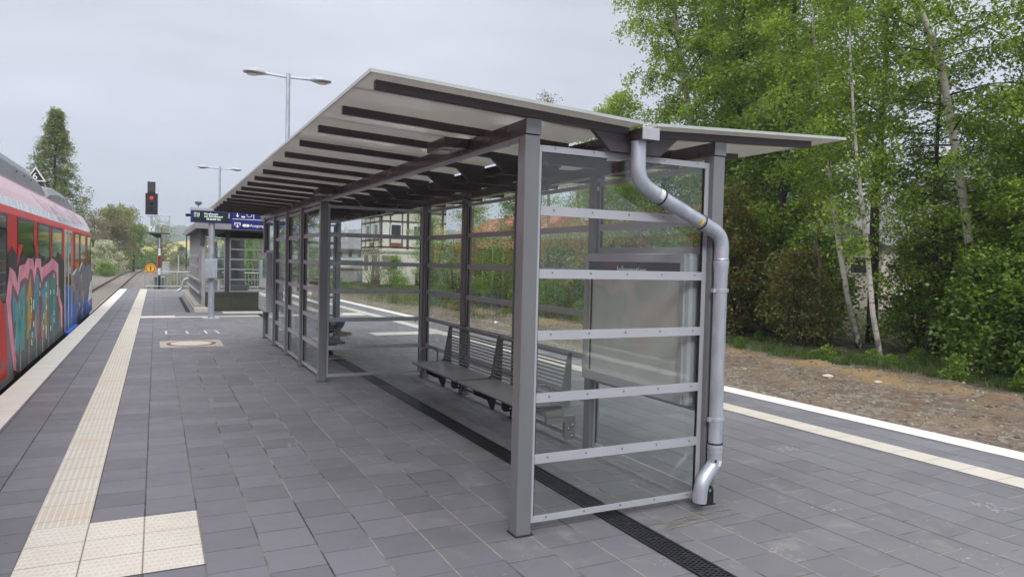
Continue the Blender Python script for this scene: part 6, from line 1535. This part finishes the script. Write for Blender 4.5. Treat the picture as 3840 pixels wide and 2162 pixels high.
for i, (x, y, rx, h, lf, l2) in enumerate(((-3.0, 132, 1.9, 3.1, 'l_lime', 'l_mid'), (-1.2, 140, 1.6, 3.0, 'l_lime', 'l_mid'), (.2, 160, 1.7, 3.4, 'l_birch', 'l_olive'), (4.4, 170, 2.4, 3.2, 'l_olive', 'l_lime'), (7.2, 150, 2.2, 2.9, 'l_olive', 'l_mid'), (-9.5, 104, 2.0, 2.2, 'l_mid', 'l_dark'), (-5.4, 118, 1.9, 2.6, 'l_dark', 'l_mid'))):
    lab = ['lime green round bush at the bend of the tracks ahead', 'second lime green bush at the bend, nearer the signal mast', 'yellowish green bush directly behind the signal mast', 'budding olive bush under the yellow field', 'budding olive bush behind the far right track', 'mid green bush behind the blossoming bush', 'dark green bush under the brownish trees ahead'][i]
    bush('trackside_bush', lab, 'bush', (x, y, -.9), rx, rx, h, 70, 45, .22, .32, lf, seed=110+i, lmat2=l2, low=.03, group='bushes at the bend of the tracks')
bush('small_spruce', 'small dark blue green spruce before the green field', 'tree', (5.6, 190, -.8), 1.5, 1.5, 4.6, 80, 40, .25, .25, 'l_spruce', seed=120, low=.02, shape=.45)
# green mass behind the stair enclosure and beyond the platform end on the right
for i, (x, y, h, lf, l2) in enumerate(((6.6, 52, 5.4, 'l_lime', 'l_mid'), (9.2, 55, 6.0, 'l_mid', 'l_dark'), (7.4, 62, 5.0, 'l_lime', 'l_mid'), (11.0, 80, 5.5, 'l_mid', 'l_olive'), (5.2, 66, 4.4, 'l_mid', 'l_lime'), (9.4, 92, 8.0, 'l_dark', 'l_mid'), (13.5, 97, 8.5, 'l_mid', 'l_dark'), (17.5, 90, 8.0, 'l_dark', 'l_mid'))):  # last three added out of view to block the field reflected in train windows
    lab = ['lime green bushy tree seen through the stair enclosure glass', 'dark green tree right of the lime one behind the stair enclosure', 'lime green tree farther behind the stair enclosure', 'green tree before the slate roofed building', 'light green tree behind the lift shaft', 'tall dark tree added far behind the stair enclosure to darken the train windows', 'tall mid green tree added far behind the stair enclosure to darken the train windows', 'tall dark tree added behind the slate roofed building to darken the train windows'][i]
    bush('bushy_tree', lab, 'tree', (x, y, -.8), 1.9, 1.9, h, 120, 55, .15, .28, lf, seed=130+i, lmat2=l2, low=.03, group='bushy trees beyond the platform end')
# left side wood that only shows in reflections and past the train
for i, (x, y, h) in enumerate(((-13, 34, 7), (-15, 22, 8), (-14, 12, 7), (-17, 46, 8))):
    bush('bushy_tree', ['green tree left of the tracks, level with the train nose', 'green tree left of the tracks, beside the middle of the train', 'green tree left of the tracks, beside the rear of the train', 'green tree left of the tracks, beyond the train'][i], 'tree', (x, y, -.9), 2.6, 2.6, h, 110, 45, .2, .35, 'l_mid', seed=140+i, lmat2='l_dark', low=.02, group='trees left of the train')
WD = 'weeds at the edge of the wood'
wd = bush('weed_clump', 'low leafy weed clump on the grassy edge of the wood', 'plant', (13.9, 7.0, -.35), .30, .30, .42, 26, 26, .07, .07, 'l_mid', seed=150, lmat2='l_lime', low=.02, group=WD)
wd2 = bush('weed_clump', 'low leafy weed clump on the grassy edge of the wood', 'plant', (14.6, 8.4, -.35), .5, .4, .55, 36, 26, .075, .09, 'l_dark', seed=151, lmat2='l_mid', low=.02, group=WD)
for i in range(16):
    y = r_.uniform(3.5, 22); x = 13.6 + r_.random()**1.3*1.8 - .012*(y-8); s = r_.uniform(.35, .8)
    c = copy_tree((wd, wd2)[i % 2], loc=(x, y, zg(x, y)-.02), rz=r_.uniform(0, 6.28)); c.scale = (s, s, s*r_.uniform(.7, 1.5))
# grass ---------------------------------------------------------------
rs = np.random.default_rng(5)
def blades(P, h, wd):
    n = len(P); a = rs.uniform(0, 6.283, n); hh = h*rs.uniform(.4, 1.3, n); ln = rs.normal(0, .35, (n, 2))*hh[:, None]
    V = np.empty((n, 3, 3)); d = np.stack([np.cos(a), np.sin(a)], 1)*wd
    V[:, 0, :2] = P[:, :2]-d; V[:, 1, :2] = P[:, :2]+d; V[:, 0, 2] = V[:, 1, 2] = P[:, 2]-.02; V[:, 2, :2] = P[:, :2]+ln; V[:, 2, 2] = P[:, 2]+hh
    return V.reshape(-1, 3), np.arange(3*n).reshape(n, 3)
tuft = []
for _ in range(430):
    y = rs.uniform(3.5, 26); x = 13.35 - .012*(y-8) + abs(rs.normal(0, .6)) + .35 + .25*math.sin(y*.9)
    k = int(rs.integers(10, 60)); sp = rs.uniform(.04, .16); tuft.append(np.stack([rs.normal(x, sp, k), rs.normal(y, sp, k), np.zeros(k)], 1))
for _ in range(1500):
    y = rs.uniform(24, 66); x = 9.8 + rs.random()**.8*7.0
    if x < 10.4+1.2*math.sin(y*.5): continue
    k = int(rs.integers(8, 34)); sp = rs.uniform(.08, .3); tuft.append(np.stack([rs.normal(x, sp, k), rs.normal(y, sp, k), np.zeros(k)], 1))
for _ in range(240):
    y = rs.uniform(39.8, 75); x = rs.uniform(-.6, 9)
    k = int(rs.integers(6, 20)); sp = rs.uniform(.1, .3); tuft.append(np.stack([rs.normal(x, sp, k), rs.normal(y, sp, k), np.zeros(k)], 1))
P = np.concatenate(tuft); P[:, 2] = gz(P[:, 0], P[:, 1])
V, F = blades(P, .19, .008)
o = np_mesh('grass', V, F, M['grass']); o['kind'] = 'stuff'; o['label'] = 'grass tufts along the edge of the wood and the old track bed'; o['category'] = 'grass'
# loose stones and litter on the gravel
SP = np.concatenate([np.stack([rs.uniform(7.3, 13.5, 11000), rs.uniform(2.0, 26, 11000), np.zeros(11000)], 1), np.stack([rs.uniform(-5.5, -1.7, 1500), rs.uniform(25, 60, 1500), np.zeros(1500)], 1)]); SP[:, 2] = gz(SP[:, 0], SP[:, 1])
n = len(SP); sz = np.clip(rs.lognormal(-4.12, .55, n), .006, .06)
octv = np.array([(1, 0, 0), (-1, 0, 0), (0, 1, 0), (0, -1, 0), (0, 0, .7), (0, 0, -.5)], float); octf = np.array([(0, 2, 4), (2, 1, 4), (1, 3, 4), (3, 0, 4), (2, 0, 5), (1, 2, 5), (3, 1, 5), (0, 3, 5)])
ang = rs.uniform(0, 6.28, n); ca, sa = np.cos(ang), np.sin(ang)
VV = octv[None]*sz[:, None, None]*rs.uniform(.6, 1.3, (n, 6, 1)); x_ = VV[..., 0]*ca[:, None]-VV[..., 1]*sa[:, None]; y_ = VV[..., 0]*sa[:, None]+VV[..., 1]*ca[:, None]
VV = np.stack([x_, y_, VV[..., 2]], -1) + SP[:, None, :]
FF = (octf[None] + 6*np.arange(n)[:, None, None]).reshape(-1, 3)
def stone_mat():
    mt, t, p, o = base_mat('loose_stones'); g = nd(t, 'ShaderNodeNewGeometry')
    t.links.new(mixc(t, g.outputs['Random Per Island'], (.07, .06, .05), (.33, .295, .25)), p.inputs['Base Color']); p.inputs['Roughness'].default_value = .9; return mt
o = np_mesh('gravel_stones', VV.reshape(-1, 3), FF, stone_mat()); o['kind'] = 'stuff'; o['label'] = 'loose stones scattered over the gravel bed'; o['category'] = 'gravel'
for i, (x, y, s, lb) in enumerate(((11.9, 9.7, .11, 'larger pale stone at the foot of the sand ridge'), (12.3, 8.9, .08, 'smaller pale stone right of the larger one by the sand ridge'))):
    mb = MB(); mb.lathe([(s*.5, 0), (s, s*.25), (s*.8, s*.5), (s*.3, s*.62)], (x, y, zg(x, y)-.01), 9); tag(mb.build('pale_stone', M['lid'], loc=(x, y, zg(x, y)), bevel=.01), lb, 'stone')
for i, (x, y, lb) in enumerate(((10.6, 22.2, 'scrap of pale litter on the gravel behind the bench'), (11.6, 17.0, 'blue white scrap of litter on the gravel nearer the board'))):
    mb = MB(); z = zg(x, y)+.02; mb.add([(x-.12, y, z), (x+.1, y-.05, z+.05), (x+.14, y+.1, z+.01), (x-.06, y+.12, z+.06)], [(0, 1, 2), (0, 2, 3)]); mb.mi = 0
    sd = mb.build('litter', M['white'], loc=(x, y, z)); sm_ = sd.modifiers.new('thick', 'SOLIDIFY'); sm_.thickness = .006; tag(sd, lb, 'litter')
# ------------------------------------------------------------------ haze
HAZE = True
if HAZE:
    mb = MB(); mb.box(-950, 1200, -70, 1550, -3, 62)
    hz = bpy.data.materials.new('haze'); hz.use_nodes = True; t = hz.node_tree; t.nodes.clear()
    o_ = nd(t, 'ShaderNodeOutputMaterial'); v = nd(t, 'ShaderNodeVolumePrincipled'); v.inputs['Color'].default_value = (.80, .88, 1.0, 1); v.inputs['Density'].default_value = .00085; v.inputs['Anisotropy'].default_value = .2
    t.links.new(v.outputs[0], o_.inputs['Volume'])
    h = mb.build('haze', hz); h['kind'] = 'stuff'; h['label'] = 'thin pale air haze over the valley'; h['category'] = 'haze'
